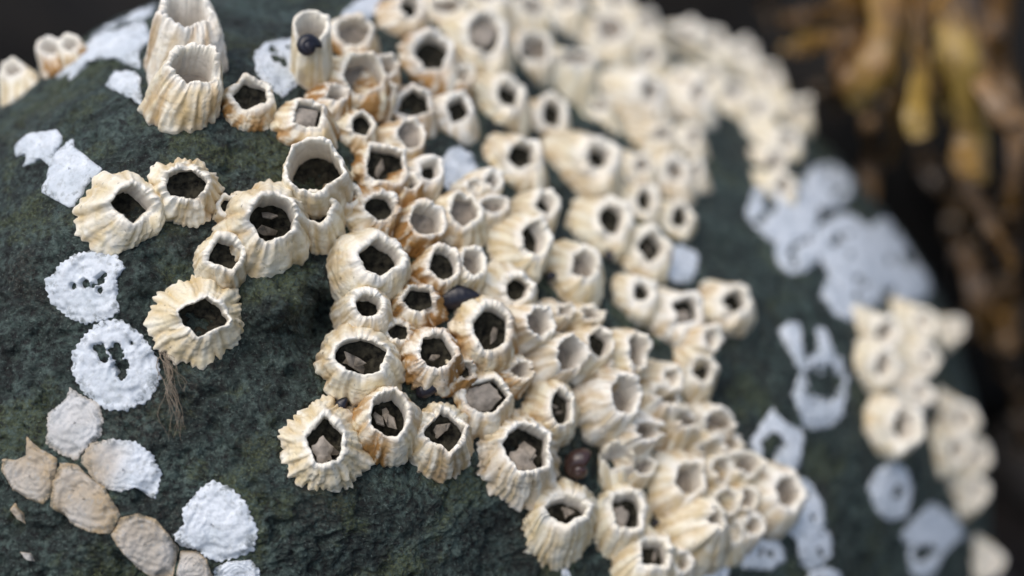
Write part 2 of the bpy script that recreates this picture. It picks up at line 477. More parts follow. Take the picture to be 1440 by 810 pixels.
    for j in range(plates + (1 if pale in (1, 3) else 0)):
        big = (pale in (1, 3) and j == 0)
        a0 = rng.uniform(0, 2*math.pi)
        if big:      # one broad plate closing most of the mouth
            K = 20; ii = (np.arange(K)*N//K)
            if pale == 3: a0 = rng.uniform(3.6, 4.6)
            sh = R_*(.16 if pale == 1 else .42)*(math.cos(a0)*ax+math.sin(a0)*ay)
            cc = mc+dv*depth*(.30 if pale == 1 else .5)+sh
            tilt = rng.uniform(-.35, .35, 2)
            out = q_in[ii]*((.84 if pale == 1 else .56)+(.05 if pale == 1 else .12)*rng.uniform(-1, 1, K))[:, None]
            out = out+m*((out @ ax)*tilt[0]+(out @ ay)*tilt[1])[:, None]
        else:        # a broken valve, angular, standing on edge
            K = 5
            L = R_*rng.uniform(.4, .75); Wd = L*rng.uniform(.3, .6)
            b0 = rng.uniform(0, 2*math.pi)
            u_ = nrm(math.cos(b0)*ax+math.sin(b0)*ay+m*rng.uniform(.3, .9)); w_ = nrm(np.cross(m, u_)+m*rng.uniform(-.6, .6))
            cc = mc+dv*depth*rng.uniform(.45, .75)+R_*rng.uniform(.15, .45)*(math.cos(a0)*ax+math.sin(a0)*ay)
            an_ = np.array([0, 1.5, 2.7, 3.6, 4.9])+rng.uniform(-.35, .35, K)
            out = (np.cos(an_)*L)[:, None]*u_+(np.sin(an_)*Wd*rng.uniform(.7, 1.2, K))[:, None]*w_
        z_ = nrm(np.cross(out[0], out[K//3])); tk = .012; hz = .10*R_ if big else .03*R_
        mid_ = out*.55+z_*hz
        pts = np.vstack([cc+out-z_*tk, cc+out+z_*tk, cc+mid_+z_*tk, [cc+z_*(hz*1.1+tk)], [cc-z_*tk]])
        ci = np.arange(K); cn = (ci+1) % K
        ff = [np.stack([ci, cn, cn+K, ci+K], -1), np.stack([ci+K, cn+K, cn+2*K, ci+2*K], -1),
              np.stack([ci+2*K, cn+2*K, np.full(K, 3*K)], -1), np.stack([cn, ci, np.full(K, 3*K+1)], -1)]
        link('opercular_plate', mesh_from('opercular_plate', (to_world(pts)-org)*S, ff, M_PLATE if not big else M_GREY, smooth=False), root)
    return root

G_LEFT = 'barnacles standing apart on the left of the stone'
G_MAIN = 'barnacles of the dense cluster'
G_TOP = 'blurred barnacles on the crest of the stone'
G_FAR = 'blurred barnacles on the far right flank'
def b(*a, **k): barnacle(*a, **k)
h = dict(hero=1)
# ---- left side
b(262, 14, 33, 24, 57, 'tall ribbed barnacle cut by the top edge, behind its twin', base=(262, 96), H=1.4, rib=.10, nrib=10, stain=.45, jag=.1, fd=.5, pale=2, rim=8, group=G_LEFT, dome=1.9, **h)
b(272, 90, 29, 24, 54, 'tall ribbed barnacle in front of its twin at upper left', base=(257, 148), H=1.25, rib=.10, nrib=11, stain=.35, jag=.12, fd=.45, pale=2, rim=8, group=G_LEFT, dome=2.0, k=5, rot=40, **h)
b(353, 134, 23, 20, 40, 'small round barnacle right of the tall twins, dark mouth', base=(350, 152), H=.7, rib=.06, stain=.6, rim=9, group=G_LEFT, dome=1.3, **h)
b(187, 285, 26, 24, 62, 'white barnacle with square mouth beside the torn scar pieces', base=(168, 300), H=.75, rib=.09, nrib=11, stain=.12, k=4, rot=0, soft=.2, fd=.8, group=G_LEFT, dome=1.3, rim=7, **h)
b(263, 258, 28, 21, 50, 'barnacle with peaked rim touching the square-mouthed white one', base=(263, 270), H=.8, rib=.10, stain=.3, jag=.14, group=G_LEFT, rim=7, **h)
b(320, 288, 10, 11, 21, 'tiny curled barnacle between the peaked one and the big open one', base=(319, 299), H=.8, stain=.4, rib=.05, rim=6, group=G_LEFT, **h)
b(318, 357, 21, 20, 42, 'small barnacle with tilted square mouth above the low flared one', base=(313, 371), H=.8, rib=.05, stain=.3, k=4, rot=20, soft=.15, group=G_LEFT, fd=.6, rim=8, **h)
b(286, 444, 31, 25, 68, 'low flared barnacle with scalloped skirt and diamond mouth', base=(280, 448), H=.55, rib=.095, nrib=16, stain=.12, k=4, rot=80, soft=.1, group=G_LEFT, fd=.9, rim=4, dome=.85, lean=.6, **h)
b(382, 305, 30, 31, 63, 'large barnacle with wide irregular dark mouth, left end of cluster', base=(373, 328), H=.95, rib=.09, nrib=11, stain=.3, fd=.7, plates=2, rim=6, jag=.08, group=G_MAIN, dome=1.3, **h)
b(443, 292, 21, 20, 37, 'upright barnacle leaning on the right of the wide-mouthed one', base=(448, 318), H=1.1, rib=.05, stain=.35, rim=6, group=G_MAIN, dome=1.6, k=4, rot=15, **h)
# ---- middle of the cluster, front
b(490, 272, 15, 12, 30, 'small barnacle squeezed below the large hollow barnacle', H=.8, stain=.5, rib=.05, **h)
b(536, 291, 20, 17, 42, 'brown-stained barnacle directly above the smooth dome', base=(522, 303), H=.9, stain=.9, rib=.10, nrib=15, dome=1.3, fd=.5, **h)
b(534, 361, 28, 24, 53, 'big smooth domed barnacle with thick lip at cluster left edge', base=(512, 382), H=1.0, rib=.022, stain=.2, rim=10, dome=1.9, k=4, rot=0, fd=.6, **h)
b(599, 309, 23, 21, 37, 'brown barnacle with pale hollow, right of the brown-stained one', H=1.0, stain=1.0, rib=.06, pale=2, fd=.5, **h)
b(652, 295, 18, 22, 40, 'pale barnacle with fluted mouth right of the brown hollow one', base=(645, 312), H=.9, stain=.4, rib=.07, pale=2, fd=.4)
b(624, 372, 18, 22, 33, 'left one of two small side-by-side oval-mouthed barnacles', H=1.1, stain=.7, rib=.04, rot=50, fd=.5, dome=1.5, **h)
b(665, 368, 14, 18, 32, 'right one of two small side-by-side oval-mouthed barnacles', H=1.1, stain=.25, rib=.04, pale=2, fd=.45, dome=1.5, **h)
b(518, 428, 17, 16, 42, 'pale barnacle below the smooth dome at the cluster left edge', base=(505, 446), H=1.35, stain=.25, rib=.06, rim=8, dome=1.5, **h)
b(588, 421, 20, 17, 40, 'chipped brown barnacle left of the blue-black mussel', base=(586, 432), H=.8, stain=1.1, rib=.10, jag=.1, dome=1.2, **h)
b(560, 466, 14, 12, 32, 'tiny barnacle with notched rim above two large dark-mouthed ones', base=(560, 474), H=.8, stain=.6, rib=.06, jag=.15, **h)
b(507, 500, 35, 26, 58, 'wide-mouthed barnacle holding broken plates, at the cluster lower left', base=(506, 513), H=.95, stain=.3, rib=.08, nrib=12, plates=2, rim=6, jag=.08, k=5, rot=90, soft=.15, fd=.55, dome=1.7, **h)
b(613, 493, 22, 25, 47, 'brown barnacle with deep dark mouth and toothed inner lip', base=(607, 507), H=1.0, stain=.9, rib=.09, jag=.09, plates=1, fd=.6, rot=60, dome=1.5, **h)
b(690, 461, 25, 28, 54, 'large rounded barnacle with slanting oval mouth right of the mussel', base=(682, 476), H=.95, stain=.55, rib=.07, rim=10, plates=1, rot=35, soft=.5, dome=1.6, **h)
b(457, 620, 24, 31, 61, 'scalloped white barnacle at the lower left tip of the cluster', base=(458, 628), H=.62, stain=.15, rib=.11, nrib=17, k=5, rot=20, soft=.2, pale=3, plates=1, rim=7, fd=.75, dome=.95, **h)
b(548, 581, 26, 30, 50, 'barnacle crammed with white plates, second along the lower edge', base=(541, 603), H=.9, stain=.6, rib=.08, plates=3, fd=.75, rim=5, rot=75, dome=1.4, **h)
b(626, 604, 25, 26, 50, 'barnacle with square mouth and spiky rim along the lower edge', base=(621, 624), H=.8, stain=.4, rib=.09, nrib=14, k=4, rot=8, soft=.15, plates=2, rim=6, jag=.13, dome=1.3, **h)
b(684, 557, 28, 22, 48, 'barnacle plugged by one round grey plate, above the spiky one', base=(680, 568), H=.8, stain=.5, rib=.07, pale=1, rim=7, k=5, rot=0, dome=1.5, **h)
b(742, 629, 31, 32, 64, 'large barnacle with ragged rim left of the dark snail', base=(729, 643), H=.75, stain=.25, rib=.10, nrib=18, pale=3, plates=1, rim=6, jag=.07, rot=30, k=5, soft=.2, fd=.7, **h)
b(796, 714, 26, 19, 57, 'ribbed barnacle with lens-shaped dark mouth below the snail', base=(785, 739), H=.85, stain=.2, rib=.08, nrib=16, plates=2, rim=8, dome=1.6, k=4, rot=0, soft=.4, **h)
b(881, 717, 20, 25, 50, 'barnacle with half-open plate, right of the lens-mouthed one', base=(873, 740), H=.9, stain=.25, rib=.07, pale=3, rim=8, dome=1.6, k=4, rot=45, soft=.2, **h)
b(920, 777, 19, 19, 58, 'barnacle with square dark mouth at the bottom edge', base=(903, 800), H=.9, stain=.25, rib=.08, plates=1, rim=8, dome=1.5, k=4, rot=45, soft=.15, **h)
b(790, 574, 15, 23, 46, 'barnacle with upright white plate showing, above the dark snail', base=(774, 580), H=.9, stain=.4, rib=.06, plates=2, rim=7, dome=1.5, k=5, rot=100, **h)
b(880, 556, 20, 27, 48, 'open barnacle with clean pale hollow, right of the snail', base=(845, 578), H=1.1, stain=.3, rib=.05, pale=2, fd=.45, rim=5, dome=1.6, jag=.08, **h)
b(868, 640, 22, 14, 34, 'broken white shell plate standing up beside the dark snail', base=(868, 668), H=1.35, stain=.15, rib=.05, pale=2, fd=.8, rim=3, jag=.30, dome=2.2, notch=(250, .5), **h)
b(970, 673, 18, 23, 46, 'pale hollow barnacle right of the broken standing plate', base=(945, 690), H=1.0, stain=.35, rib=.06, pale=2, fd=.5, rim=5, dome=1.5)
b(1008, 728, 10, 17, 48, 'side-on ribbed barnacle pointing right, near the bottom edge', base=(968, 752), H=1.15, stain=.2, rib=.11, nrib=12, jag=.15, rim=4, pale=2, dome=1.3, lean=.1)
# ---- middle right of the cluster
b(752, 335, 15, 22, 47, 'large ribbed barnacle with mouth turned right, centre of the cluster', base=(722, 348), H=.9, stain=.2, rib=.09, nrib=14, rim=9, dome=1.5)
b(768, 287, 12, 14, 32, 'small barnacle with neat dark oval mouth under the big smooth dome', H=.9, stain=.3, rib=.03, rim=8, k=4, rot=10)
b(728, 405, 15, 15, 42, 'barnacle with scalloped lip just above the slanting-mouthed one', base=(716, 412), H=.85, stain=.2, rib=.08, rim=9, jag=.08)
b(822, 371, 17, 19, 44, 'barnacle with hollow pale mouth between two tiny black snails', base=(804, 390), H=.9, stain=.25, rib=.05, pale=2, rim=7, dome=1.6)
b(860, 307, 17, 21, 46, 'oval-mouthed barnacle above the right tiny black snail', base=(842, 322), H=.85, stain=.25, rib=.04, rim=11, dome=1.6, fd=.5)
b(916, 348, 18, 18, 46, 'barnacle with neat square mouth near the cluster right edge', base=(898, 360), H=.85, stain=.3, rib=.04, k=4, rot=2, soft=.12, rim=10, dome=1.5, plates=1, tight=1)
b(908, 281, 11, 16, 38, 'barnacle with narrow dark mouth above the neat square-mouthed one', base=(895, 290), H=.9, stain=.2, rib=.05, rim=9, dome=1.5, tight=1)
b(957, 305, 12, 16, 34, 'barnacle with grey mouth on the cluster right edge, beside the square-mouthed', base=(945, 312), H=.9, stain=.25, rib=.06, rim=7, dome=1.4, tight=1)
b(903, 411, 12, 12, 38, 'small round smooth barnacle in the dark gap, tiny mouth', base=(892, 421), H=.8, stain=.15, rib=.015, rim=12, dome=2.0, soft=.6, tight=1)
b(964, 436, 19, 18, 47, 'barnacle with square mouth beside the small round smooth one', base=(948, 450), H=.9, stain=.3, rib=.05, k=4, rot=60, soft=.15, rim=9, dome=1.6, pale=3, tight=1)
b(1034, 424, 15, 15, 42, 'barnacle jutting farthest right at the cluster middle', base=(1018, 438), H=1.0, stain=.35, rib=.04, rim=11, dome=1.6, k=4, rot=80, tight=1)
b(1001, 476, 9, 12, 28, 'tiny black-mouthed barnacle below the right-jutting one', H=1.5, stain=.35, rib=.03, rim=8, tight=1)
b(989, 520, 13, 15, 42, 'barnacle with slanted dark mouth low on the cluster right edge', base=(974, 528), H=.85, stain=.3, rib=.05, rim=8, dome=1.5, rot=60, tight=1)
b(945, 531, 9, 11, 27, 'small brownish-mouthed barnacle left of the slanted-mouthed edge one', H=1.5, stain=.4, rib=.06, rim=8, tight=1)
b(760, 452, 19, 19, 31, 'pale flared barnacle right of the large slanting-mouthed one', H=1.2, stain=.3, rib=.08, rim=5, pale=2, fd=.45, jag=.14)
b(802, 497, 19, 23, 34, 'curled open barnacle with torn lip at the cluster centre', H=1.2, stain=.4, rib=.08, rim=4, pale=2, fd=.6, jag=.2)
b(843, 483, 16, 18, 33, 'barnacle with small black hole deep in a pale cup', H=1.15, stain=.4, rib=.07, rim=5, fd=.45, jag=.12)
b(897, 492, 15, 24, 36, 'tall open pale cup right of the black-hole cup', H=1.15, stain=.3, rib=.06, rim=5, pale=2, fd=.45, jag=.12)
b(832, 440, 14, 11, 24, 'small pale pointed barnacle beneath the hollow one between snails', H=1.2, stain=.3, rib=.08, rim=4, pale=2, jag=.2)
b(795, 437, 9, 9, 22, 'tiny broken barnacle left of the small pale pointed one', H=1.1, stain=.4, rib=.08, rim=4, pale=2, jag=.2)
b(735, 520, 12, 12, 30, 'tan broken barnacle between the plugged and the curled ones', H=.9, stain=.7, rib=.09, rim=5, jag=.2, pale=2)
b(938, 557, 17, 13, 42, 'pale barnacle with shallow cup, above the broken standing plate', base=(922, 577), H=1.1, stain=.35, rib=0.1, rim=7, pale=2, fd=.35, dome=1.6, lean=0.05, jag=0.16)
b(965, 590, 18, 13, 42, 'ribbed cream barnacle on the lower right slope of the cluster', base=(945, 612), H=1.0, stain=.4, rib=0.1, rim=6, pale=2, fd=.4, lean=0.05, jag=0.16)
b(1010, 592, 20, 13, 38, 'cream barnacle at the right tip of the lower slope', base=(990, 607), H=1.0, stain=.3, rib=0.1, rim=6, pale=2, fd=.4, lean=0.05, jag=0.16)
b(1016, 660, 13, 17, 30, 'blurred pale cup right of the hollow one on the lower slope', H=1.1, stain=.3, rib=.06, pale=2, fd=.4, rim=5, lean=0.2, jag=0.12)
b(1052, 652, 15, 15, 32, 'blurred pale cup at the top of the lower right tip', H=1.1, stain=.3, rib=.06, pale=2, fd=.4, rim=5, lean=0.2, jag=0.12)
b(1024, 705, 14, 16, 30, 'lower pale cup between the side-on barnacle and the right tip', H=1.1, stain=.3, rib=.06, pale=2, fd=.4, rim=5, lean=0.2, jag=0.12)
b(1052, 700, 13, 15, 28, 'small pale cup left of the round brownish-mouthed tip barnacle', H=1.1, stain=.35, rib=.06, pale=2, fd=.4, rim=5, lean=0.2, jag=0.12)
b(1108, 693, 18, 20, 44, 'round barnacle with brownish hollow at the far lower right tip', base=(1082, 702), H=1.1, stain=.35, rib=.03, rim=9, dome=1.7, fd=.4, pale=2)
b(1030, 748, 10, 12, 36, 'shaded barnacle low under the lower right tip', base=(1022, 752), H=.8, stain=.2, rib=.06, rim=6, pale=2)
b(912, 606, 16, 12, 40, 'pale wall-like barnacle between the clean hollow one and the slope', H=.9, stain=.35, rib=0.1, rim=6, pale=2, fd=.4, jag=0.16, lean=0.05)
b(1000, 632, 15, 12, 34, 'cream barnacle wedged under the right tip of the slope', H=.9, stain=.4, rib=0.1, rim=6, pale=2, fd=.4, jag=0.16, lean=0.05)
b(905, 655, 13, 12, 34, 'low cream barnacle just right of the broken standing plate', H=0.6, stain=.35, rib=.06, rim=6, pale=2, fd=.4, lean=0.1)
b(1060, 740, 11, 12, 34, 'pale barnacle under the round brownish-mouthed tip one', H=.8, stain=.15, rib=.05, rim=6, pale=2, fd=.4)
b(960, 790, 12, 12, 40, 'ribbed pale barnacle at the bottom edge right of the square-mouthed', H=.8, stain=.2, rib=.10, rim=6, pale=2, fd=.4)
b(1030, 625, 13, 11, 32, 'outermost cream barnacle of the slope near the house-shaped scar', H=.9, stain=.35, rib=0.1, rim=6, pale=2, fd=.4, jag=0.16, lean=0.05)
b(870, 520, 12, 12, 32, 'tan barnacle between the black-hole cup and the clean hollow one', H=.95, stain=.6, rib=.08, rim=5, pale=2, fd=.4, jag=.15)
b(655, 520, 12, 11, 30, 'rusty small barnacle left of the tan broken one', H=.8, stain=1.0, rib=.07, rim=5, jag=.15)
b(475, 130, 13, 11, 30, 'rusty small barnacle left below the wide rust-ribbed one', H=.8, stain=1.1, rib=.08, rim=5, pale=2, jag=.12)
b(543, 128, 10, 9, 27, 'rusty tiny barnacle above the small ridged one', H=.8, stain=1.1, rib=.08, rim=5, pale=2, jag=.12)
b(652, 105, 12, 10, 28, 'tan little barnacle between the white-lipped and yellow-plated ones', H=.8, stain=.7, rib=.05, rim=6, pale=2)
b(575, 255, 12, 10, 30, 'brown little barnacle below the debris-filled square mouth', H=.85, stain=1.0, rib=.06, rim=6)
# ---- upper part of the cluster
b(438, 38, 19, 22, 27, 'tubular barnacle with a black snail lodged in it, top left of cluster', base=(438, 108), H=2.4, stain=.2, rib=.04, rim=6, dome=2.2, fd=.5, pale=2, soft=.6, notch=(235, .5))
b(497, 45, 22, 19, 36, 'tan barnacle with shallow pale bowl, right of the tubular one', base=(498, 66), H=1.0, stain=.7, rib=.04, rim=7, pale=2, fd=.4, dome=1.8)
b(509, 103, 28, 24, 46, 'wide hollow barnacle with rust-stained ribs, below the shallow bowl', base=(497, 125), H=1.0, stain=.8, rib=.08, rim=7, fd=.5, pale=2, dome=1.7)
b(543, 92, 17, 11, 34, 'low tan barnacle wedged beside the rust-ribbed hollow one', H=.9, stain=.8, rib=.08, rim=5, pale=2, fd=.4)
b(607, 74, 23, 22, 44, 'barnacle with thick white lip and dark slot, upper cluster', base=(602, 96), H=.95, stain=.6, rib=.05, rim=9, dome=1.7, rot=30)
b(578, 9, 14, 14, 34, 'tan barnacle whose mouth is cut by the top edge', base=(562, 32), H=1.1, stain=.6, rib=.06, rim=7, dome=1.6)
b(681, 45, 22, 26, 52, 'large barnacle closed by a yellowish plate, upper cluster', base=(668, 70), H=.95, stain=.25, rib=.05, rim=10, pale=1, dome=1.7)
b(751, 67, 19, 21, 35, 'clean cup-shaped barnacle right of the yellow-plated one', base=(750, 88), H=1.1, stain=.4, rib=.03, rim=7, fd=.5, pale=2, dome=1.9, k=4, rot=45)
b(714, 133, 15, 18, 46, 'round barnacle with dark mouth below the yellow-plated one', base=(703, 152), H=.9, stain=.35, rib=.05, rim=11, dome=1.7, k=4, rot=30, soft=.3)
b(643, 153, 15, 17, 35, 'barnacle with small crisp diamond mouth, above the grey scar', base=(640, 172), H=1.0, stain=.25, rib=.02, rim=7, dome=2.0, k=4, rot=70, soft=.05)
b(582, 145, 22, 18, 37, 'barnacle with heart-shaped mouth left of the crisp diamond one', base=(581, 160), H=1.0, stain=.6, rib=.04, rim=7, fd=.5, dome=1.6, rot=90, k=3, soft=.4)
b(577, 188, 17, 20, 34, 'barnacle worn flat to a pale face, below the heart-mouthed one', H=.9, stain=.6, rib=.06, rim=5, pale=2, fd=.18)
b(433, 161, 20, 16, 39, 'barnacle with mouth filled by a grey plug, left cluster edge', base=(428, 180), H=.9, stain=.7, rib=.04, rim=7, pale=1, dome=1.8, k=4, rot=35, soft=.2, fd=.5)
b(508, 175, 14, 15, 34, 'small ridged barnacle between the grey-plugged and heart-mouthed ones', base=(503, 186), H=.9, stain=.5, rib=.12, nrib=12, rim=6, dome=1.2)
b(440, 236, 37, 35, 50, 'largest hollow barnacle with deep grey cavity, left cluster edge', base=(447, 266), H=1.35, stain=.35, rib=.05, rim=5, pale=0, fd=.95, jag=.08, dome=1.5, k=5, rot=60, soft=.3, **h)
b(540, 231, 27, 26, 43, 'barnacle with square mouth full of dark debris, cluster centre left', base=(536, 249), H=1.0, stain=.6, rib=.07, rim=7, plates=1, k=4, rot=35, soft=.2, dome=1.7, fd=.6, **h)
b(605, 238, 13, 14, 29, 'small barnacle with black mouth left of the grey scar', H=1.0, stain=.4, rib=.03, rim=8, dome=1.8, k=4, rot=50)
b(668, 262, 10, 8, 20, 'tiny lumpy barnacle left of the small diamond-holed one', H=.9, stain=.3, rib=.04, rim=5, pale=2)
b(694, 253, 9, 9, 26, 'tiny barnacle with diamond hole, lower left of the bluish-mouthed one', H=1.0, stain=.35, rib=.02, rim=8, dome=1.8, k=4, rot=0, soft=.05)
b(735, 218, 18, 17, 46, 'rounded barnacle with bluish dark mouth, upper right of diamond hole', base=(722, 232), H=.9, stain=.4, rib=.04, rim=9, dome=1.8, rot=40)
b(694, 288, 17, 11, 30, 'shallow barnacle with grey mouth below the tiny diamond-holed one', H=.8, stain=.4, rib=.03, rim=6, pale=2, fd=.4)
b(777, 159, 13, 20, 36, 'barnacle with tall narrow dark mouth right of the round dark-mouthed', base=(768, 174), H=1.0, stain=.4, rib=.04, rim=9, dome=1.7, k=4, rot=30)
b(844, 220, 17, 17, 56, 'big smooth round barnacle with dark square mouth, upper right cluster', base=(818, 240), H=.9, stain=.3, rib=.03, rim=14, dome=2.0, k=4, rot=30, soft=.3)
# ---- blurred crest, upper right
b(627, 8, 24, 10, 48, 'blurred yellowish barnacle at the top edge left of the crest', base=(630, 24), H=1.0, rib=.05, stain=.3, pale=2, group=G_TOP)
b(690, -8, 20, 10, 44, 'blurred barnacle half out of frame above the yellow-plated one', base=(694, 16), H=1.0, rib=.05, stain=.2, pale=2, group=G_TOP)
b(745, 8, 20, 12, 42, 'blurred white barnacle at the top edge above the clean cup', base=(742, 34), H=1.0, rib=.05, stain=.15, pale=2, group=G_TOP)
b(800, 0, 18, 10, 40, 'blurred barnacle at the top edge, left of the yellow furrow', base=(798, 26), H=1.0, rib=.05, stain=.15, pale=2, group=G_TOP)
b(810, 82, 26, 10, 46, 'blurred smooth white hump right of the clean cup', base=(798, 112), H=1.1, rib=.02, stain=.05, pale=2, fd=.15, group=G_TOP)
b(858, 40, 22, 20, 46, 'blurred barnacle with pinkish plugged mouth on the crest', base=(850, 66), H=1.0, rib=.05, stain=.3, pale=2, fd=.2, group=G_TOP)
b(911, 28, 14, 12, 40, 'blurred barnacle on the crest skyline, grey mouth', base=(902, 50), H=1.0, rib=.06, stain=.15, pale=2, group=G_TOP)
b(868, -4, 16, 10, 40, 'blurred barnacle at the top edge left of the crest skyline', base=(864, 20), H=1.0, rib=.05, stain=.15, pale=2, group=G_TOP)
b(913, 76, 14, 12, 38, 'blurred barnacle directly under the crest skyline one', base=(904, 92), H=1.0, rib=.06, stain=.15, pale=2, group=G_TOP)
b(914, 128, 13, 15, 52, 'large blurred barnacle with grey mouth, centre of the crest', base=(890, 148), H=1.0, rib=.04, stain=.25, rim=12, dome=1.8, group=G_TOP, fd=.4, pale=2)
b(843, 148, 10, 9, 40, 'blurred low barnacle beside the green gap in the crest', base=(846, 162), H=.7, rib=.04, stain=.2, pale=2, group=G_TOP)
b(982, 132, 12, 16, 40, 'blurred barnacle at the right end of the crest, above bare stone', base=(964, 146), H=1.0, rib=.05, stain=.25, rim=10, group=G_TOP, pale=2)
b(960, 112, 10, 9, 30, 'blurred small barnacle left of the crest right end', base=(952, 126), H=1.0, rib=.05, stain=.2, pale=2, group=G_TOP)
b(932, 188, 13, 9, 42, 'blurred barnacle below the large crest-centre one', base=(916, 202), H=.95, rib=.06, stain=.35, pale=2, group=G_TOP)
b(975, 192, 9, 12, 32, 'blurred barnacle overhanging bare stone below the crest right end', base=(960, 202), H=.95, rib=.05, stain=.2, pale=2, group=G_TOP)
b(950, 240, 14, 15, 42, 'blurred barnacle with pale square mouth above the grey-mouthed edge one', base=(935, 250), H=.95, rib=.05, stain=.3, pale=2, rim=10, group=G_TOP)
b(978, 240, 8, 12, 28, 'blurred small barnacle on the edge right of the pale square-mouthed', base=(968, 250), H=.95, rib=.05, stain=.3, pale=2, group=G_TOP)
b(902, 232, 12, 9, 34, 'blurred barnacle between the big smooth round one and the edge', base=(898, 244), H=.8, rib=.05, stain=.3, pale=2, group=G_TOP)
for i, (x, y, bx, by, r) in enumerate([(968, 42, 962, 66, 36), (1006, 56, 992, 84, 40), (1048, 72, 1030, 98, 40), (1082, 104, 1060, 124, 40),
                                        (1124, 152, 1094, 158, 40), (1108, 196, 1084, 200, 36), (1032, 128, 1018, 142, 42), (1000, 108, 990, 122, 34), (1066, 150, 1050, 162, 36)]):
    lab = ['first blurred barnacle of the far ridge, beside the crest', 'second blurred barnacle along the far ridge skyline', 'third blurred barnacle along the far ridge skyline',
           'fourth blurred barnacle along the ridge skyline, nearing the seaweed', 'blurred barnacle sticking out farthest right from the ridge', 'blurred barnacle below the one sticking out from the ridge',
           'blurred barnacle in front on the ridge above bare stone', 'blurred barnacle in the notch between crest and far ridge', 'blurred barnacle in the middle of the far ridge'][i]
    b(x, y, r*.32, r*.28, r, lab, base=(bx, by), H=1.0, rib=.06, stain=.12, pale=2, fd=.3, rim=9, group=G_TOP, dome=1.5)
b(1102, 262, 10, 14, 34, 'blurred cream barnacle above the white scars on the right', base=(1086, 262), H=1.0, rib=.04, stain=.2, pale=2, fd=.3, rim=8, group=G_FAR, dome=1.6)
b(1090, 226, 10, 12, 28, 'small blurred barnacle at the foot of the far ridge', base=(1078, 226), H=1.0, rib=.04, stain=.2, pale=2, fd=.3, rim=8, group=G_FAR)
# ---- far right flank
b(1246, 468, 9, 11, 38, 'blurred barnacle with dark mouth, upper left of the far flank group', base=(1220, 466), H=1.1, rib=.03, stain=.2, rim=10, group=G_FAR, dome=1.7)
b(1244, 515, 8, 12, 38, 'blurred dark-mouthed barnacle in the middle of the far flank group', base=(1219, 514), H=1.1, rib=.03, stain=.2, rim=10, group=G_FAR, dome=1.7)
b(1274, 598, 11, 16, 46, 'blurred round barnacle with slit mouth, lowest of the far group', base=(1240, 598), H=1.1, rib=.03, stain=.25, rim=11, group=G_FAR, dome=1.8)
b(1300, 452, 10, 14, 40, 'blurred pale barnacle at the skyline top of the far flank group', base=(1270, 458), H=1.1, rib=.04, stain=.1, pale=2, rim=9, group=G_FAR)
b(1306, 506, 10, 16, 42, 'blurred pale barnacle at the skyline right of the dark-mouthed pair', base=(1272, 508), H=1.1, rib=.04, stain=.2, pale=2, rim=9, group=G_FAR)
b(1296, 552, 10, 14, 36, 'blurred pale barnacle between the slit-mouthed one and the skyline', base=(1268, 552), H=1.0, rib=.04, stain=.3, pale=2, rim=9, group=G_FAR)
b(1342, 462, 9, 12, 26, 'blurred pinkish barnacle past the skyline at far right', base=(1322, 470), H=1.1, rib=.04, stain=.3, pale=2, rim=7, group=G_FAR)
b(1358, 588, 11, 16, 36, 'blurred tan barnacle at the top of the right-edge clump', base=(1332, 588), H=1.0, rib=.04, stain=.4, pale=2, rim=9, group=G_FAR)
b(1346, 632, 8, 10, 40, 'blurred tan barnacle with small dark hole in the right-edge clump', base=(1322, 634), H=1.0, rib=.04, stain=.4, pale=0, rim=10, group=G_FAR, dome=1.7)
b(1380, 640, 8, 14, 34, 'blurred tan barnacle on the outer side of the right-edge clump', base=(1354, 642), H=1.0, rib=.04, stain=.45, pale=2, rim=9, group=G_FAR)
b(1376, 690, 10, 14, 40, 'blurred tan barnacle at the bottom of the right-edge clump', base=(1350, 690), H=1.0, rib=.04, stain=.4, pale=2, rim=9, group=G_FAR)
b(1398, 790, 10, 12, 36, 'blurred pale barnacle at the lower right corner', base=(1374, 792), H=1.0, rib=.04, stain=.3, pale=2, rim=9, group=G_FAR)
# ---- upper left, past the stone's shoulder
b(16, 98, 12, 10, 34, 'blurred white barnacle behind the left shoulder, at the left edge', base=(30, 126), H=1.1, rib=.05, stain=.15, pale=2, group=G_LEFT)
b(68, 66, 12, 9, 28, 'blurred tan barnacle behind the left shoulder', base=(82, 92), H=1.1, rib=.05, stain=.6, pale=2, group=G_LEFT)
b(98, 62, 10, 8, 22, 'small blurred tan barnacle right of the other shoulder one', base=(108, 82), H=1.0, rib=.05, stain=.5, pale=2, group=G_LEFT)

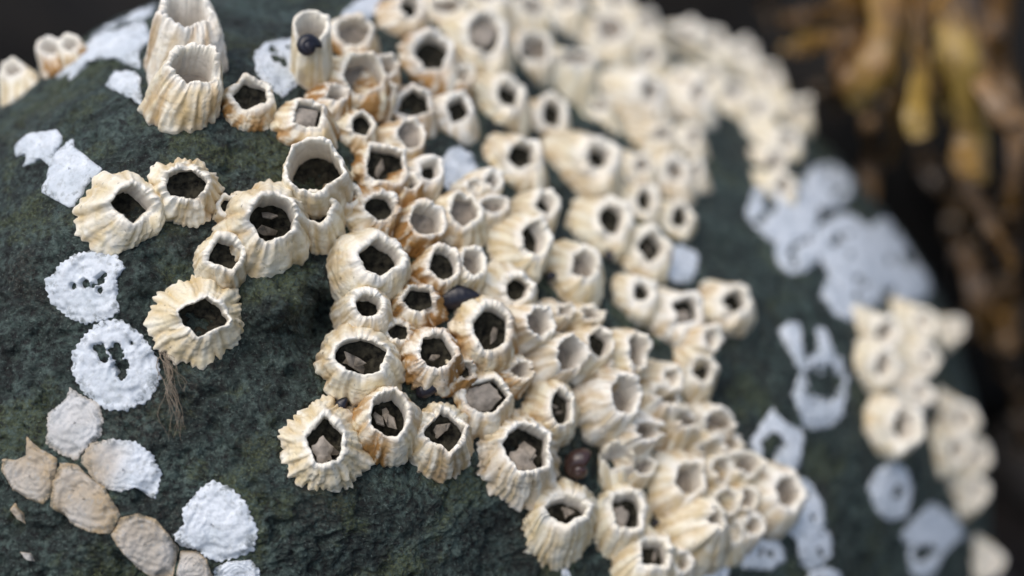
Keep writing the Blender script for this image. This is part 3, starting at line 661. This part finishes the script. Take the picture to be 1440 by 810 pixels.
# ------------------------------------------------------------------ scars: thin calcareous bases left on the stone
def scar(pts, label, tan=0., holes=(), thick=.055, seed=1, group='white barnacle scars on the stone', rough=.03, fine=.035, cen=None, ridge=1., tanx=None, worn=0):
    """pts: outline in photograph pixels, laid onto the stone; holes: (x, y, r) blobs where the crust is worn through"""
    rng = np.random.RandomState(seed*31+7)
    pts = np.array(pts, float); c0 = np.array(cen, float) if cen else pts.mean(0)
    d = pts-c0; an = np.mod(np.arctan2(-d[:, 1], d[:, 0]), 2*math.pi); rr = np.hypot(d[:, 0], d[:, 1])
    o = np.argsort(an); an, rr = an[o], rr[o]
    N = 130; th = np.linspace(0, 2*math.pi, N, endpoint=False)
    # radius along straight outline edges
    an2 = np.concatenate([an, [an[0]+2*math.pi]]); rr2 = np.concatenate([rr, [rr[0]]])
    tq = np.where(th < an[0], th+2*math.pi, th)
    j = np.clip(np.searchsorted(an2, tq, 'right')-1, 0, len(an)-1)
    a0, a1, r0, r1 = an2[j], an2[j+1], rr2[j], rr2[j+1]
    den = r0*np.sin(tq-a0)+r1*np.sin(a1-tq)
    R = np.where(np.abs(den) > 1e-6, r0*r1*np.sin(a1-a0)/np.where(np.abs(den) > 1e-6, den, 1), r0)
    R = np.clip(R, rr.min()*.3, rr.max()*1.02)
    Rs = R.copy()
    R = R*(1+rough*ring_noise(th, 12, rng)+fine*np.sign(np.sin(th*38+2*np.sin(th*3)))*rng.uniform(.3, 1, N)*.8)
    us = np.concatenate([np.linspace(.03, .90, 30), [.925, .95, .97, .985, 1.0, 1.012]])
    U, TH = np.meshgrid(us, th, indexing='ij')
    Rsm = np.convolve(np.concatenate([Rs[-15:], Rs, Rs[:15]]), np.ones(31)/31, 'valid')
    RR = Rsm[None]*(1-U**5)+R[None]*U**5
    X = c0[0]+RR*U*np.cos(TH); Y = c0[1]-RR*U*np.sin(TH)
    P, n = surf(X, Y)
    t = .55*thick*(1+.5*fbm(P*2.3, 2, seed)+.45*fbm(P*7., 3, seed+5, .6))*np.clip((1.0-U)*9, 0, 1)**.5
    rad = np.sin(TH*42+2.5*np.sin(TH*4+seed))*np.clip((U-.72)/.2, 0, 1)*.006*ridge
    con = .005*np.sin(U*26+2*np.sin(TH*3))*ridge*np.clip(U*2-.3, 0, 1)
    t = .40*t+.013+.024*np.clip((1-U)*5, 0, 1)+.004*np.sin(TH*64+3*np.sin(TH*5+seed))*np.clip(U*1.6-.5, 0, 1)*ridge+rad+con+.005*fbm(P*14., 2, seed+8)+relief(P, np.arccos(np.clip(px_to_n(X, Y)[..., 2], -1, 1)))*(.34+.60*U**5)
    t = np.where(U > 1.001, t-.12, t)
    holes = list(holes)+[(c0[0]+rr.mean()*q*math.cos(a_), c0[1]+rr.mean()*q*math.sin(a_), rr.mean()*z_) for q, a_, z_ in zip(rng.uniform(.1, .8, worn), rng.uniform(0, 6.28, worn), rng.uniform(.06, .17, worn))]
    for (hx, hy, hr) in holes:
        dd = np.hypot(X-hx, Y-hy)/hr+.55*fbm(P*8., 3, seed+9, .6)
        t = t-(.30 if tan < .5 else .07)*np.clip(1.25-dd, 0, 1)
    W = to_world(P+n*t[..., None]).reshape(-1, 3)
    cw = to_world(surf(*c0)[0])
    Pc, nc = surf(*c0)
    V = np.vstack([W, [W[:N].mean(0)]])
    ci = np.arange(N); tri = np.stack([np.full(N, len(V)-1), ci, (ci+1) % N], -1)
    tn = np.clip(tan*(1+.4*fbm(P*1.6, 2, seed+3))+(tan > 0)*.35*np.clip((U-.85)*6, 0, 1), 0, 1).reshape(-1)
    if tanx: tn = np.clip((tanx[1]-X)/(tanx[1]-tanx[0])+.3*fbm(P*2.5, 2, seed), 0, .9).reshape(-1)
    me = mesh_from('barnacle_scar', (V-cw)*S, [grid_faces(len(us), N), tri], M_SCAR, {'tan': np.append(tn, tan), 'edge': np.append(np.clip((U-.72)*3.2, 0, 1).reshape(-1), 0)})
    o = link('barnacle_scar', me, None, cw*S)
    return tag(o, label, 'barnacle scar', group)
def ell(cx, cy, rx, ry, rot=0, n=18, wob=.06, seed=0):
    rng = np.random.RandomState(seed+int(cx)); t = np.linspace(0, 2*math.pi, n, endpoint=False)
    r = 1+wob*rng.uniform(-1, 1, n); c, s = math.cos(math.radians(rot)), math.sin(math.radians(rot))
    x, y = rx*r*np.cos(t), ry*r*np.sin(t)
    return [(cx+a*c-b_*s, cy+a*s+b_*c) for a, b_ in zip(x, y)]
scar([(62, 396), (82, 372), (105, 356), (130, 352), (162, 356), (177, 377), (165, 392), (164, 420), (171, 437), (150, 448), (120, 456), (92, 444), (70, 425)],
     'round white scar with dark specks below the square-mouthed barnacle', seed=1, holes=[(121, 399, 5), (141, 393, 6), (147, 387, 4), (142, 409, 4), (103, 403, 3.5), (132, 402, 3)])
scar([(101, 500), (118, 470), (145, 450), (172, 449), (200, 470), (222, 505), (226, 530), (210, 560), (180, 578), (150, 577), (118, 555), (102, 525)],
     'ring-shaped white scar with green stone in its middle', seed=2, holes=[(141, 491, 9), (147, 502, 6), (163, 496, 10), (170, 516, 9), (172, 526, 7), (185, 482, 3)])
scar([(22, 205), (40, 190), (80, 182), (88, 192), (78, 212), (72, 236), (58, 224), (40, 216), (32, 234), (22, 222)], 'torn translucent scar piece, upper one at left', seed=3, thick=.05, cen=(58, 206), fine=.006, rough=.015, ridge=.3)
scar([(92, 200), (104, 194), (104, 206), (125, 222), (145, 238), (120, 262), (105, 288), (98, 292), (60, 272), (70, 240), (76, 215)], 'torn translucent scar piece, lower one beside the white barnacle', seed=4, thick=.05, fine=.006, rough=.015, ridge=.3)
scar([(67, 580), (90, 562), (99, 543), (112, 555), (140, 568), (146, 592), (142, 612), (125, 628), (108, 647), (85, 640), (64, 622)], 'greyish white scar above the tan pair, pointed top', seed=5, tan=.35)
scar([(114, 648), (130, 622), (155, 615), (190, 620), (215, 640), (227, 665), (218, 700), (208, 699), (190, 684), (172, 692), (150, 688), (128, 672)], 'white scar tan on its left side, right of the pointed one', seed=6, tan=.22, tanx=(118, 185))
scar([(38, 612), (58, 632), (82, 645), (80, 665), (70, 700), (60, 709), (40, 702), (18, 688), (2, 660), (4, 644), (25, 647), (40, 640)], 'tan scar with a horn-like corner at the left edge', seed=7, tan=.85, fine=.006, cen=(45, 670))
scar([(85, 650), (108, 652), (128, 672), (148, 684), (160, 708), (171, 725), (155, 750), (128, 748), (95, 735), (72, 712), (74, 680)], 'tan scar with a dark dimple below the greyish white one', seed=8, tan=.85, fine=.006, holes=[(104, 690, 8)])
scar([(170, 728), (195, 721), (220, 730), (238, 752), (250, 775), (243, 812), (215, 812), (192, 800), (170, 776), (157, 752)], 'oval greyish tan scar at the bottom left', seed=9, tan=.62, fine=.006)
scar([(281, 686), (298, 675), (325, 686), (348, 710), (361, 745), (358, 775), (335, 784), (305, 791), (275, 772), (250, 770), (243, 752), (258, 735), (256, 715)], 'large bright white fan-shaped scar near the bottom left', seed=10)
scar([(252, 778), (275, 775), (292, 785), (298, 815), (248, 815)], 'small tan scar cut by the bottom edge', seed=11, tan=.55, fine=.008)
scar([(300, 800), (320, 790), (350, 788), (366, 800), (366, 822), (300, 822)], 'white scar cut by the bottom edge below the fan-shaped one', seed=12)
scar([(14, 718), (20, 707), (32, 722), (36, 738), (26, 732)], 'tiny tan flake on dark stone at the left', seed=13, tan=.9, fine=.0)
scar([(29, 776), (44, 778), (50, 790), (38, 786)], 'tiny pale flake near the bottom left corner', seed=14, tan=.5, fine=.0)
scar([(74, 110), (82, 90), (108, 72), (140, 52), (180, 38), (204, 30), (212, 50), (196, 72), (196, 96), (160, 82), (128, 84), (100, 96), (90, 116)], 'long white crust left of the tall twin barnacles', seed=15, thick=.05, cen=(140, 72), fine=.01)
scar([(112, 24), (126, 2), (160, -12), (214, -12), (214, 22), (196, 30), (176, 34), (140, 48), (122, 56)], 'bluish white crust at the top edge left of the tall twins', seed=40, thick=.12, worn=2)
scar([(150, 122), (162, 100), (190, 102), (200, 112), (196, 143), (172, 136)], 'small white flake touching the front tall barnacle', seed=16, thick=.05)
scar([(356, 80), (372, 62), (410, 56), (425, 68), (428, 96), (416, 122), (396, 140), (376, 122), (360, 104)], 'bluish white scar left of the tubular barnacle', seed=17, worn=5)
scar([(480, 20), (500, 2), (530, -6), (540, 12), (520, 28), (490, 30)], 'bluish scar at the top edge above the shallow bowl', seed=18)
scar(ell(644, 240, 27, 30), 'grey scar between the small black-mouthed and bluish-mouthed barnacles', seed=19)
scar(ell(958, 372, 24, 26), 'bluish scar peeping out at the cluster right edge', seed=20)
scar(ell(1103, 298, 52, 44, 20), 'large blurred white scar right of the bare stone', seed=21, worn=5, holes=[(1084, 292, 8)])
scar(ell(1122, 348, 34, 36, 0), 'blurred white scar with a dark eye below the large one', seed=22, worn=5, holes=[(1119, 341, 8)])
scar(ell(1188, 345, 40, 46, -10), 'blurred oval white scar in the middle of the far scars', seed=23, worn=5)
scar(ell(1262, 368, 56, 62, -30), 'broad blurred white scar at the far skyline', seed=24, worn=5, holes=[(1278, 366, 10), (1248, 414, 9)])
scar(ell(1198, 412, 38, 40, 0), 'blurred white scar just above the far barnacle group', seed=25, worn=5)
scar(ell(1165, 262, 34, 30, 30), 'blurred bluish scar at the skyline near the seaweed', seed=26, worn=5)
scar([(1098, 462), (1112, 450), (1126, 456), (1124, 480), (1132, 510), (1122, 518), (1110, 492)], 'blurred white streak leading down to the far ring scar', seed=27, fine=.005)
scar([(1148, 462), (1158, 460), (1166, 486), (1170, 508), (1158, 510), (1150, 488)], 'thin right-hand streak above the far ring scar', seed=28, fine=.005)
scar(ell(1154, 548, 38, 55, 8), 'blurred ring-shaped white scar with green middle at right', seed=29, holes=[(1156, 540, 24)], cen=(1154, 548))
scar([(1052, 622), (1072, 592), (1086, 572), (1098, 594), (1128, 606), (1128, 640), (1118, 668), (1096, 664), (1066, 660)], 'blurred house-shaped white ring scar right of the lower slope', seed=30, holes=[(1085, 628, 14), (1078, 646, 9)])
scar(ell(1122, 715, 34, 48, -20), 'blurred white scar behind the round tip barnacle', seed=31, worn=3)
scar(ell(1144, 770, 25, 30), 'small blurred round white scar below the tip barnacle', seed=32, worn=3)
scar([(1034, 770), (1060, 756), (1096, 760), (1104, 790), (1080, 802), (1046, 800)], 'blurred white scar under the lower right tip', seed=33, worn=3)
scar(ell(1252, 692, 29, 42, 0), 'isolated blurred oval scar below the far barnacle group', seed=34, worn=3, holes=[(1262, 688, 6)])
scar([(1262, 752), (1290, 722), (1312, 706), (1340, 728), (1354, 752), (1330, 775), (1316, 800), (1300, 816), (1280, 806), (1276, 770)], 'blurred jagged white scar near the lower right corner', seed=35, worn=3, holes=[(1294, 778, 12)])
scar(ell(1160, 812, 22, 14), 'blurred scar cut by the bottom edge at right', seed=36, worn=3)
scar(ell(985, 806, 40, 22), 'pale scar under the bottom-edge barnacles', seed=37, worn=3)
scar([(788, 802), (796, 798), (803, 812), (790, 814)], 'tiny white flake at the bottom edge', seed=38, fine=0.)

# ------------------------------------------------------------------ snails, mussel, fibres
def lathe_spiral(turns=2.6, R=1., grow=.42, n=16, seg=26):
    """coiled snail shell: tube whose radius and distance shrink towards the apex"""
    V = []; tot = int(turns*seg)
    for i in range(tot+1):
        a = i/seg*2*math.pi; g = math.exp(-grow*a/(2*math.pi)*1.9)
        c = np.array([math.cos(a)*R*.55*g, math.sin(a)*R*.55*g, R*1.15*(1-g)])
        u = np.array([math.cos(a), math.sin(a), 0]); w = np.array([0, 0, 1.])
        for j in range(n):
            t = j/n*2*math.pi
            V.append(c+(u*math.cos(t)*.62+w*math.sin(t)*.72)*R*g)
    V = np.array(V)
    f = grid_faces(tot+1, n)
    V = np.vstack([V, V[:n].mean(0), V[-n:].mean(0)]); j = np.arange(n)
    t1 = np.stack([np.full(n, len(V)-2), (j+1) % n, j], -1); t2 = np.stack([np.full(n, len(V)-1), tot*n+j, tot*n+(j+1) % n], -1)
    return V, [f, t1, t2]
def snail(px, py, rpx, lift, label, spin=(0, 0, 0), mat=None, foot=None):
    P, n = surf(*(foot or (px, py))); sc_ = -P[2]/F
    c = P+n*lift*sc_
    r = ray(px, py); c = r*(np.dot(c, r)/np.dot(r, r))
    V, f = lathe_spiral(R=rpx*sc_*.86)
    from mathutils import Euler
    Rm = np.array(Euler([math.radians(x) for x in spin]).to_matrix())
    V = V @ Rm.T
    o = link('snail', mesh_from('snail', V @ RM.T*S, f, mat or M_SNAIL), None, to_world(c)*S)
    return tag(o, label, 'snail')
snail(813, 652, 27, 30, 'dark brown snail among barnacles, left of the broken standing plate', (25, -30, 40))
snail(431, 66, 22, 104, 'black round snail lodged in the tubular barnacle', (10, 20, 0), M_MUSSEL, foot=(438, 108))
snail(858, 361, 10, 34, 'tiny black snail below the oval-mouthed barnacle', (0, 20, 90), M_MUSSEL)
snail(774, 388, 9, 34, 'tiny black snail left of the pale hollow barnacle', (30, 0, 0), M_MUSSEL)
snail(921, 735, 7, 36, 'tiny black speck-like snail right of the half-open plate barnacle', (30, 0, 0), M_MUSSEL)
def mussel(px, py, lpx, wpx, lift, rot, label):
    P, n = surf(px, py); sc_ = -P[2]/F
    c = P+n*lift*sc_; r = ray(px, py); c = r*(np.dot(c, r)/np.dot(r, r))
    nu, nv = 26, 24; V = []
    for i in range(nu):
        u = i/(nu-1)
        wd = wpx*sc_*(math.sin(math.pi*min(.999, u**.75*.97+.015))**.7); ht = .6*wd
        for j in range(nv):
            t = j/nv*2*math.pi
            s_ = math.copysign(abs(math.sin(t))**1.3, math.sin(t))
            V.append([lpx*sc_*(u-.5)*2, wd*math.cos(t)+.25*wpx*sc_*math.sin(u*3), ht*s_*(1+.03*math.sin(u*40))])
    V = np.array(V); ca, sa = math.cos(math.radians(rot)), math.sin(math.radians(rot))
    V = V @ np.array([[ca, -sa, 0], [sa, ca, 0], [0, 0, 1]]).T
    V = np.vstack([V, V[:nv].mean(0), V[-nv:].mean(0)]); j = np.arange(nv)
    f = [grid_faces(nu, nv), np.stack([np.full(nv, len(V)-2), (j+1) % nv, j], -1), np.stack([np.full(nv, len(V)-1), (nu-1)*nv+j, (nu-1)*nv+(j+1) % nv], -1)]
    o = link('mussel', mesh_from('mussel', V @ RM.T*S, f, M_MUSSEL), None, to_world(c)*S)
    return tag(o, label, 'mussel')
mussel(643, 421, 32, 17, 22, 8, 'small blue-black mussel wedged right of the chipped brown barnacle')
mussel(604, 548, 20, 12, 16, 20, 'dark filler for the shaded gap between the plate-crammed and brown barnacles')  # dark shape added to stand for a shaded gap, not a mussel
mussel(482, 570, 12, 9, 12, 60, 'dark mussel chip above the scalloped lower left barnacle')

def tube(pts, r0, r1, n=6):
    pts = np.array(pts, float); V = []
    for i, p in enumerate(pts):
        t = nrm(pts[min(i+1, len(pts)-1)]-pts[max(i-1, 0)]); u = nrm(np.cross(t, [.3, .2, 1.])); w = np.cross(t, u)
        r = r0+(r1-r0)*i/(len(pts)-1); a = np.linspace(0, 2*math.pi, n, endpoint=False)
        V.append(p+r*(np.cos(a)[:, None]*u+np.sin(a)[:, None]*w))
    return np.vstack(V), grid_faces(len(pts), n)
def fibres():
    P0 = to_world(surf(240, 520)[0])
    root = bpy.data.objects.new('dried_algae', None); COL.objects.link(root); root.location = P0*S; root.empty_display_size = .002
    tag(root, 'frayed tuft of tan fibres hanging below the low flared barnacle', 'algae')
    rng = np.random.RandomState(3)
    for k in range(20):
        x0, y0 = 226+rng.uniform(-3, 12), 498+rng.uniform(-8, 20); x1, y1 = 248+rng.normal(0, 10), 560+rng.uniform(-25, 70)
        m = 12; t = np.linspace(0, 1, m)
        if k < 5: x1, y1 = 254+rng.uniform(-4, 6), 610+rng.uniform(-10, 20)
        xs = x0+(x1-x0)*t**.8+rng.uniform(2, 7)*np.sin(t*rng.uniform(4, 14)+rng.uniform(0, 6)); ys = y0+(y1-y0)*t+2*np.sin(t*7+k)
        P, n = surf(xs, ys)
        p = to_world(P+n*(.05+.06*np.sin(t*math.pi)*rng.uniform(.2, 1.5))[:, None])-P0
        V, f = tube(p, rng.uniform(.002, .006), .0015, 5)
        link('filament', mesh_from('filament', V*S, f, M_FIBRE), root)
fibres()

# ------------------------------------------------------------------ beach behind: ground, pebbles, dark boulder, seaweed
def ground():
    n = 140; x = np.linspace(-1, 1, n); x = np.sign(x)*np.abs(x)**2.2*2500
    X, Y = np.meshgrid(x, x+40, indexing='xy')
    P = np.stack([X, Y, 0*X], -1)
    Z = GROUND_Z+.8*fbm(P*.05, 3, 7)+.25*fbm(P*.3, 2, 9)
    V = np.stack([X, Y, Z], -1).reshape(-1, 3)
    o = link('ground', mesh_from('ground', V*S, grid_faces(n, n, False), M_BEACH)); tag(o, 'dark wet beach ground behind the stone', None, kind='structure')
ground()
def lump(seed, r, sq, n=24, m=14, amp=.25):
    t = np.linspace(0, math.pi, m+2)[1:-1]; p = np.linspace(0, 2*math.pi, n, endpoint=False)
    T, P_ = np.meshgrid(t, p, indexing='ij')
    d = np.stack([np.sin(T)*np.cos(P_), np.sin(T)*np.sin(P_), np.cos(T)], -1)
    v = d*(1+amp*fbm(d*1.3+seed*3.7, 3, seed))[..., None]*np.array(sq)*r
    V = np.vstack([v.reshape(-1, 3), v[0].mean(0), v[-1].mean(0)]); j = np.arange(n)
    return V, [grid_faces(m, n), np.stack([np.full(n, len(V)-2), (j+1) % n, j], -1), np.stack([np.full(n, len(V)-1), (m-1)*n+j, (m-1)*n+(j+1) % n], -1)]
def pebbles():
    rng = np.random.RandomState(11); VV, FF, T3, off = [], [], [], 0
    for k in range(620):
        x, y = rng.uniform(-70, 80), rng.uniform(0, 130)
        r = rng.uniform(.8, 3.2)
        V, f = lump(k % 23, r, (1, rng.uniform(.7, 1), rng.uniform(.45, .7)), 12, 7)
        a = rng.uniform(0, 6); c, s = math.cos(a), math.sin(a)
        V = V @ np.array([[c, -s, 0], [s, c, 0], [0, 0, 1]]).T+np.array([x, y, GROUND_Z+r*.2])
        VV.append(V); FF.append(f[0]+off); T3 += [f[1]+off, f[2]+off]; off += len(V)
    o = link('pebbles', mesh_from('pebbles', np.vstack(VV)*S, [np.vstack(FF), np.vstack(T3)], M_PEB)); tag(o, 'dark pebbles scattered over the beach', 'pebbles', kind='stuff')
pebbles()
def at(px, py, depth):
    return to_world(ray(px, py)*depth)
def boulder(px, py, depth, r, sq, seed, label):
    c = at(px, py, depth); V, f = lump(seed, r, sq, 60, 36, .3)
    o = link('boulder', mesh_from('boulder', V*S, f, M_BOULD), None, c*S); tag(o, label, 'rock')
boulder(1330, 150, 52, 15, (1.2, .8, 1.2), 4, 'dark boulder behind the hanging seaweed, far out of focus')
boulder(40, -60, 60, 16, (1.5, .8, .9), 6, 'dark blurred boulder behind the top left shoulder')

def blade(root, pts, wid, mat, twist=0., thick=.10):
    """a strap-like frond blade through photograph places with a depth each: (x, y, depth, half width px)"""
    pts = np.array(pts, float); m = 22
    t = np.linspace(0, 1, m); tp = np.linspace(0, 1, len(pts))
    def spl(v):
        k = np.interp(t, tp, v); 
        for _ in range(3): k[1:-1] = .25*k[:-2]+.5*k[1:-1]+.25*k[2:]
        return k
    x, y, d, w = (spl(pts[:, i]) for i in range(4))
    ph = pts[0, 0]*.37+pts[-1, 1]*.11
    x = x+pts[:, 3].max()*.22*np.sin(t*7+ph)*t; d = d+.5*np.sin(t*6+ph*1.3); w = w*(1+.22*np.sin(t*9+ph*.7))
    C = ray(x, y)*d[:, None]; nv = 9; V = []
    for i in range(m):
        tg = nrm(C[min(i+1, m-1)]-C[max(i-1, 0)])
        side = nrm(np.cross(tg, [math.sin(twist+.35*t[i]), .0, math.cos(twist+.35*t[i])])); nn = np.cross(side, tg)
        hw = 1.1*w[i]*d[i]/F*min(1, .45+2.4*min(t[i]+.15, (1-t[i])*1.8+.12))
        for sgn in (1, -1):
            for j in range(nv):
                v = j/(nv-1)*2-1
                V.append(C[i]+side*hw*v*(1+.06*math.sin(i*1.7+j))+nn*(.18*hw*math.cos(v*2.2)+.06*hw*math.sin(i*1.1+2*v)+sgn*thick*(.4+.6*math.exp(-(v/.25)**2))*(1-v*v*.9)))
    V = to_world(np.array(V))
    row = 2*nv; f = []
    for i in range(m-1):
        for j in range(nv-1):
            a = i*row+j; f.append((a, a+1, a+row+1, a+row)); c = i*row+nv+j; f.append((c, c+row, c+row+1, c+1))
        for j, fl in ((0, 0), (nv-1, 1)):
            a, c = i*row+j, i*row+nv+j
            f.append((a, a+row, c+row, c) if not fl else (a, c, c+row, a+row))
    for i in (0, m-1):
        for j in range(nv-1):
            a, c = i*row+j, i*row+nv+j; f.append((a, c, c+1, a+1))
    org = np.array(root.location)/S
    return link('blade', mesh_from('blade', (V-org)*S, np.array(f), mat), root)
def weed(loc, label):
    r = bpy.data.objects.new('seaweed', None); COL.objects.link(r); r.location = loc*S; r.empty_display_size = .01
    return tag(r, label, 'seaweed', 'seaweed hanging behind the stone')
DW = 27.5
w1 = weed(at(1290, -30, DW+1), 'olive brown seaweed with broad strap blades hanging at upper right')
# main stems
blade(w1, [(1300, -60, DW, 30), (1340, 0, DW-.5, 34), (1372, 60, DW-1, 30), (1390, 120, DW-1, 24), (1455, 190, DW-1, 17)], 0, M_WEED2, .1)
blade(w1, [(1290, -60, DW+1, 34), (1262, -10, DW+.6, 36), (1246, 50, DW+.3, 34), (1230, 110, DW, 28), (1214, 150, DW, 18)], 0, M_WEED)
blade(w1, [(1300, -50, DW+1, 24), (1290, 20, DW+.6, 22), (1300, 90, DW, 24), (1299, 150, DW-.3, 25), (1297, 192, DW-.5, 22)], 0, M_WEED, .25)
blade(w1, [(1330, -20, DW, 22), (1352, 70, DW-.8, 20), (1362, 140, DW-1, 24), (1368, 205, DW-1, 26), (1374, 252, DW-1, 22)], 0, M_WEED, -.2)
blade(w1, [(1370, 50, DW, 16), (1345, 90, DW, 14), (1338, 150, DW+.5, 12)], 0, M_WEED2, .2)
blade(w1, [(1256, -20, DW+2, 26), (1222, 20, DW+2, 24), (1196, 60, DW+2, 16), (1180, 110, DW+2, 12)], 0, M_WEED2, .2)
blade(w1, [(1280, 20, DW+2, 20), (1266, 90, DW+2, 18), (1260, 160, DW+2.5, 16), (1248, 230, DW+3, 12)], 0, M_WEED2, .5)
blade(w1, [(1400, 40, DW+2, 20), (1420, 130, DW+2, 18), (1432, 210, DW+2, 15), (1424, 300, DW+2, 12)], 0, M_WEED2, .3)
blade(w1, [(1180, -30, DW+1, 24), (1230, -8, DW+1, 34), (1290, 10, DW+.5, 38), (1345, 22, DW, 32), (1400, 60, DW, 20)], 0, M_WEED2, .1)
blade(w1, [(1215, 10, DW+1, 18), (1225, 50, DW+.6, 26), (1215, 95, DW+.4, 22), (1190, 130, DW+.4, 12)], 0, M_WEED2, .1)
blade(w1, [(1330, 60, DW, 14), (1325, 110, DW, 13), (1332, 165, DW+.5, 10)], 0, M_WEED, .2)
w2 = weed(at(1100, 70, DW+4), 'small yellowish seaweed blade lying level near the stone crest')
blade(w2, [(1098, 72, DW+4, 9), (1130, 62, DW+3, 12), (1160, 56, DW+3, 12), (1196, 40, DW+3, 8)], 0, M_WEED, 1.0)
blade(w2, [(1100, 30, DW+6, 10), (1150, 24, DW+6, 13), (1200, 14, DW+7, 10)], 0, M_WEED2, 1.0)
w3 = weed(at(1350, 240, DW+2), 'short ochre seaweed blade slanting down at the right edge')
blade(w3, [(1346, 225, DW+2, 8), (1374, 280, DW+2, 11), (1398, 325, DW+1, 14), (1424, 372, DW, 14)], 0, M_WEED2, .2)
w4 = weed(at(1390, 360, DW+6), 'dim olive seaweed blades low behind the far flank')
blade(w4, [(1350, 340, DW+6, 12), (1372, 390, DW+6, 17), (1390, 440, DW+6, 19), (1396, 480, DW+6, 14)], 0, M_WEED2, .2)
blade(w4, [(1420, 400, DW+6, 12), (1412, 440, DW+6, 17), (1418, 490, DW+6, 14)], 0, M_WEED2, .2)
w5 = weed(at(1225, 170, DW+4), 'dim olive blade hanging just right of the far ridge')
blade(w5, [(1226, 165, DW+5, 12), (1228, 200, DW+5, 14), (1220, 250, DW+5, 13), (1226, 300, DW+5, 9)], 0, M_WEED2, .2)

def frond(root, px, py, d, ang, L, wd, mat, rng, lvl=0):
    """forking frond: a strap that splits in two, and again"""
    a1 = ang+rng.uniform(-.25, .25)
    x1, y1 = px+L*math.cos(ang), py+L*math.sin(ang); x2, y2 = x1+L*math.cos(a1), y1+L*math.sin(a1)
    d2 = d+rng.uniform(-1., 1.)
    blade(root, [(px, py, d, wd*.7), (x1, y1, (d+d2)/2, wd), (x2, y2, d2, wd*.85)], 0, mat, rng.uniform(-.4, .4))
    if lvl < 2:
        for k in (-1, 1):
            frond(root, x2, y2, d2, a1+k*rng.uniform(.25, .6), L*.72, wd*.82, mat, rng, lvl+1)
rw = np.random.RandomState(21)
for (x, y, d, a, L, wd, m_, lab) in [
        (1180, -40, 37, 1.5, 46, 15, M_WEED3, 'dark forked seaweed behind the crest, left of the broad straps'),
        (1420, -40, 36, 1.9, 50, 17, M_WEED2, 'forked brown seaweed at the top right corner'),
        (1340, 120, 39, 1.4, 50, 17, M_WEED3, 'dark forked seaweed beneath the broad olive straps'),
        (1290, 200, 38, 1.1, 46, 15, M_WEED3, 'dark forked seaweed above the white far scars'),
        (1440, 300, 38, 1.9, 46, 15, M_WEED3, 'dark forked seaweed low at the right edge'),
        (1400, 470, 38, 1.3, 40, 14, M_WEED3, 'dark forked seaweed beside the right-edge clump'),
        (1060, -50, 40, 1.2, 40, 14, M_WEED3, 'dim forked seaweed at the top edge behind the ridge')]:
    r = weed(at(x, y, d), lab)
    frond(r, x, y, d, a, L, wd, m_, rw)
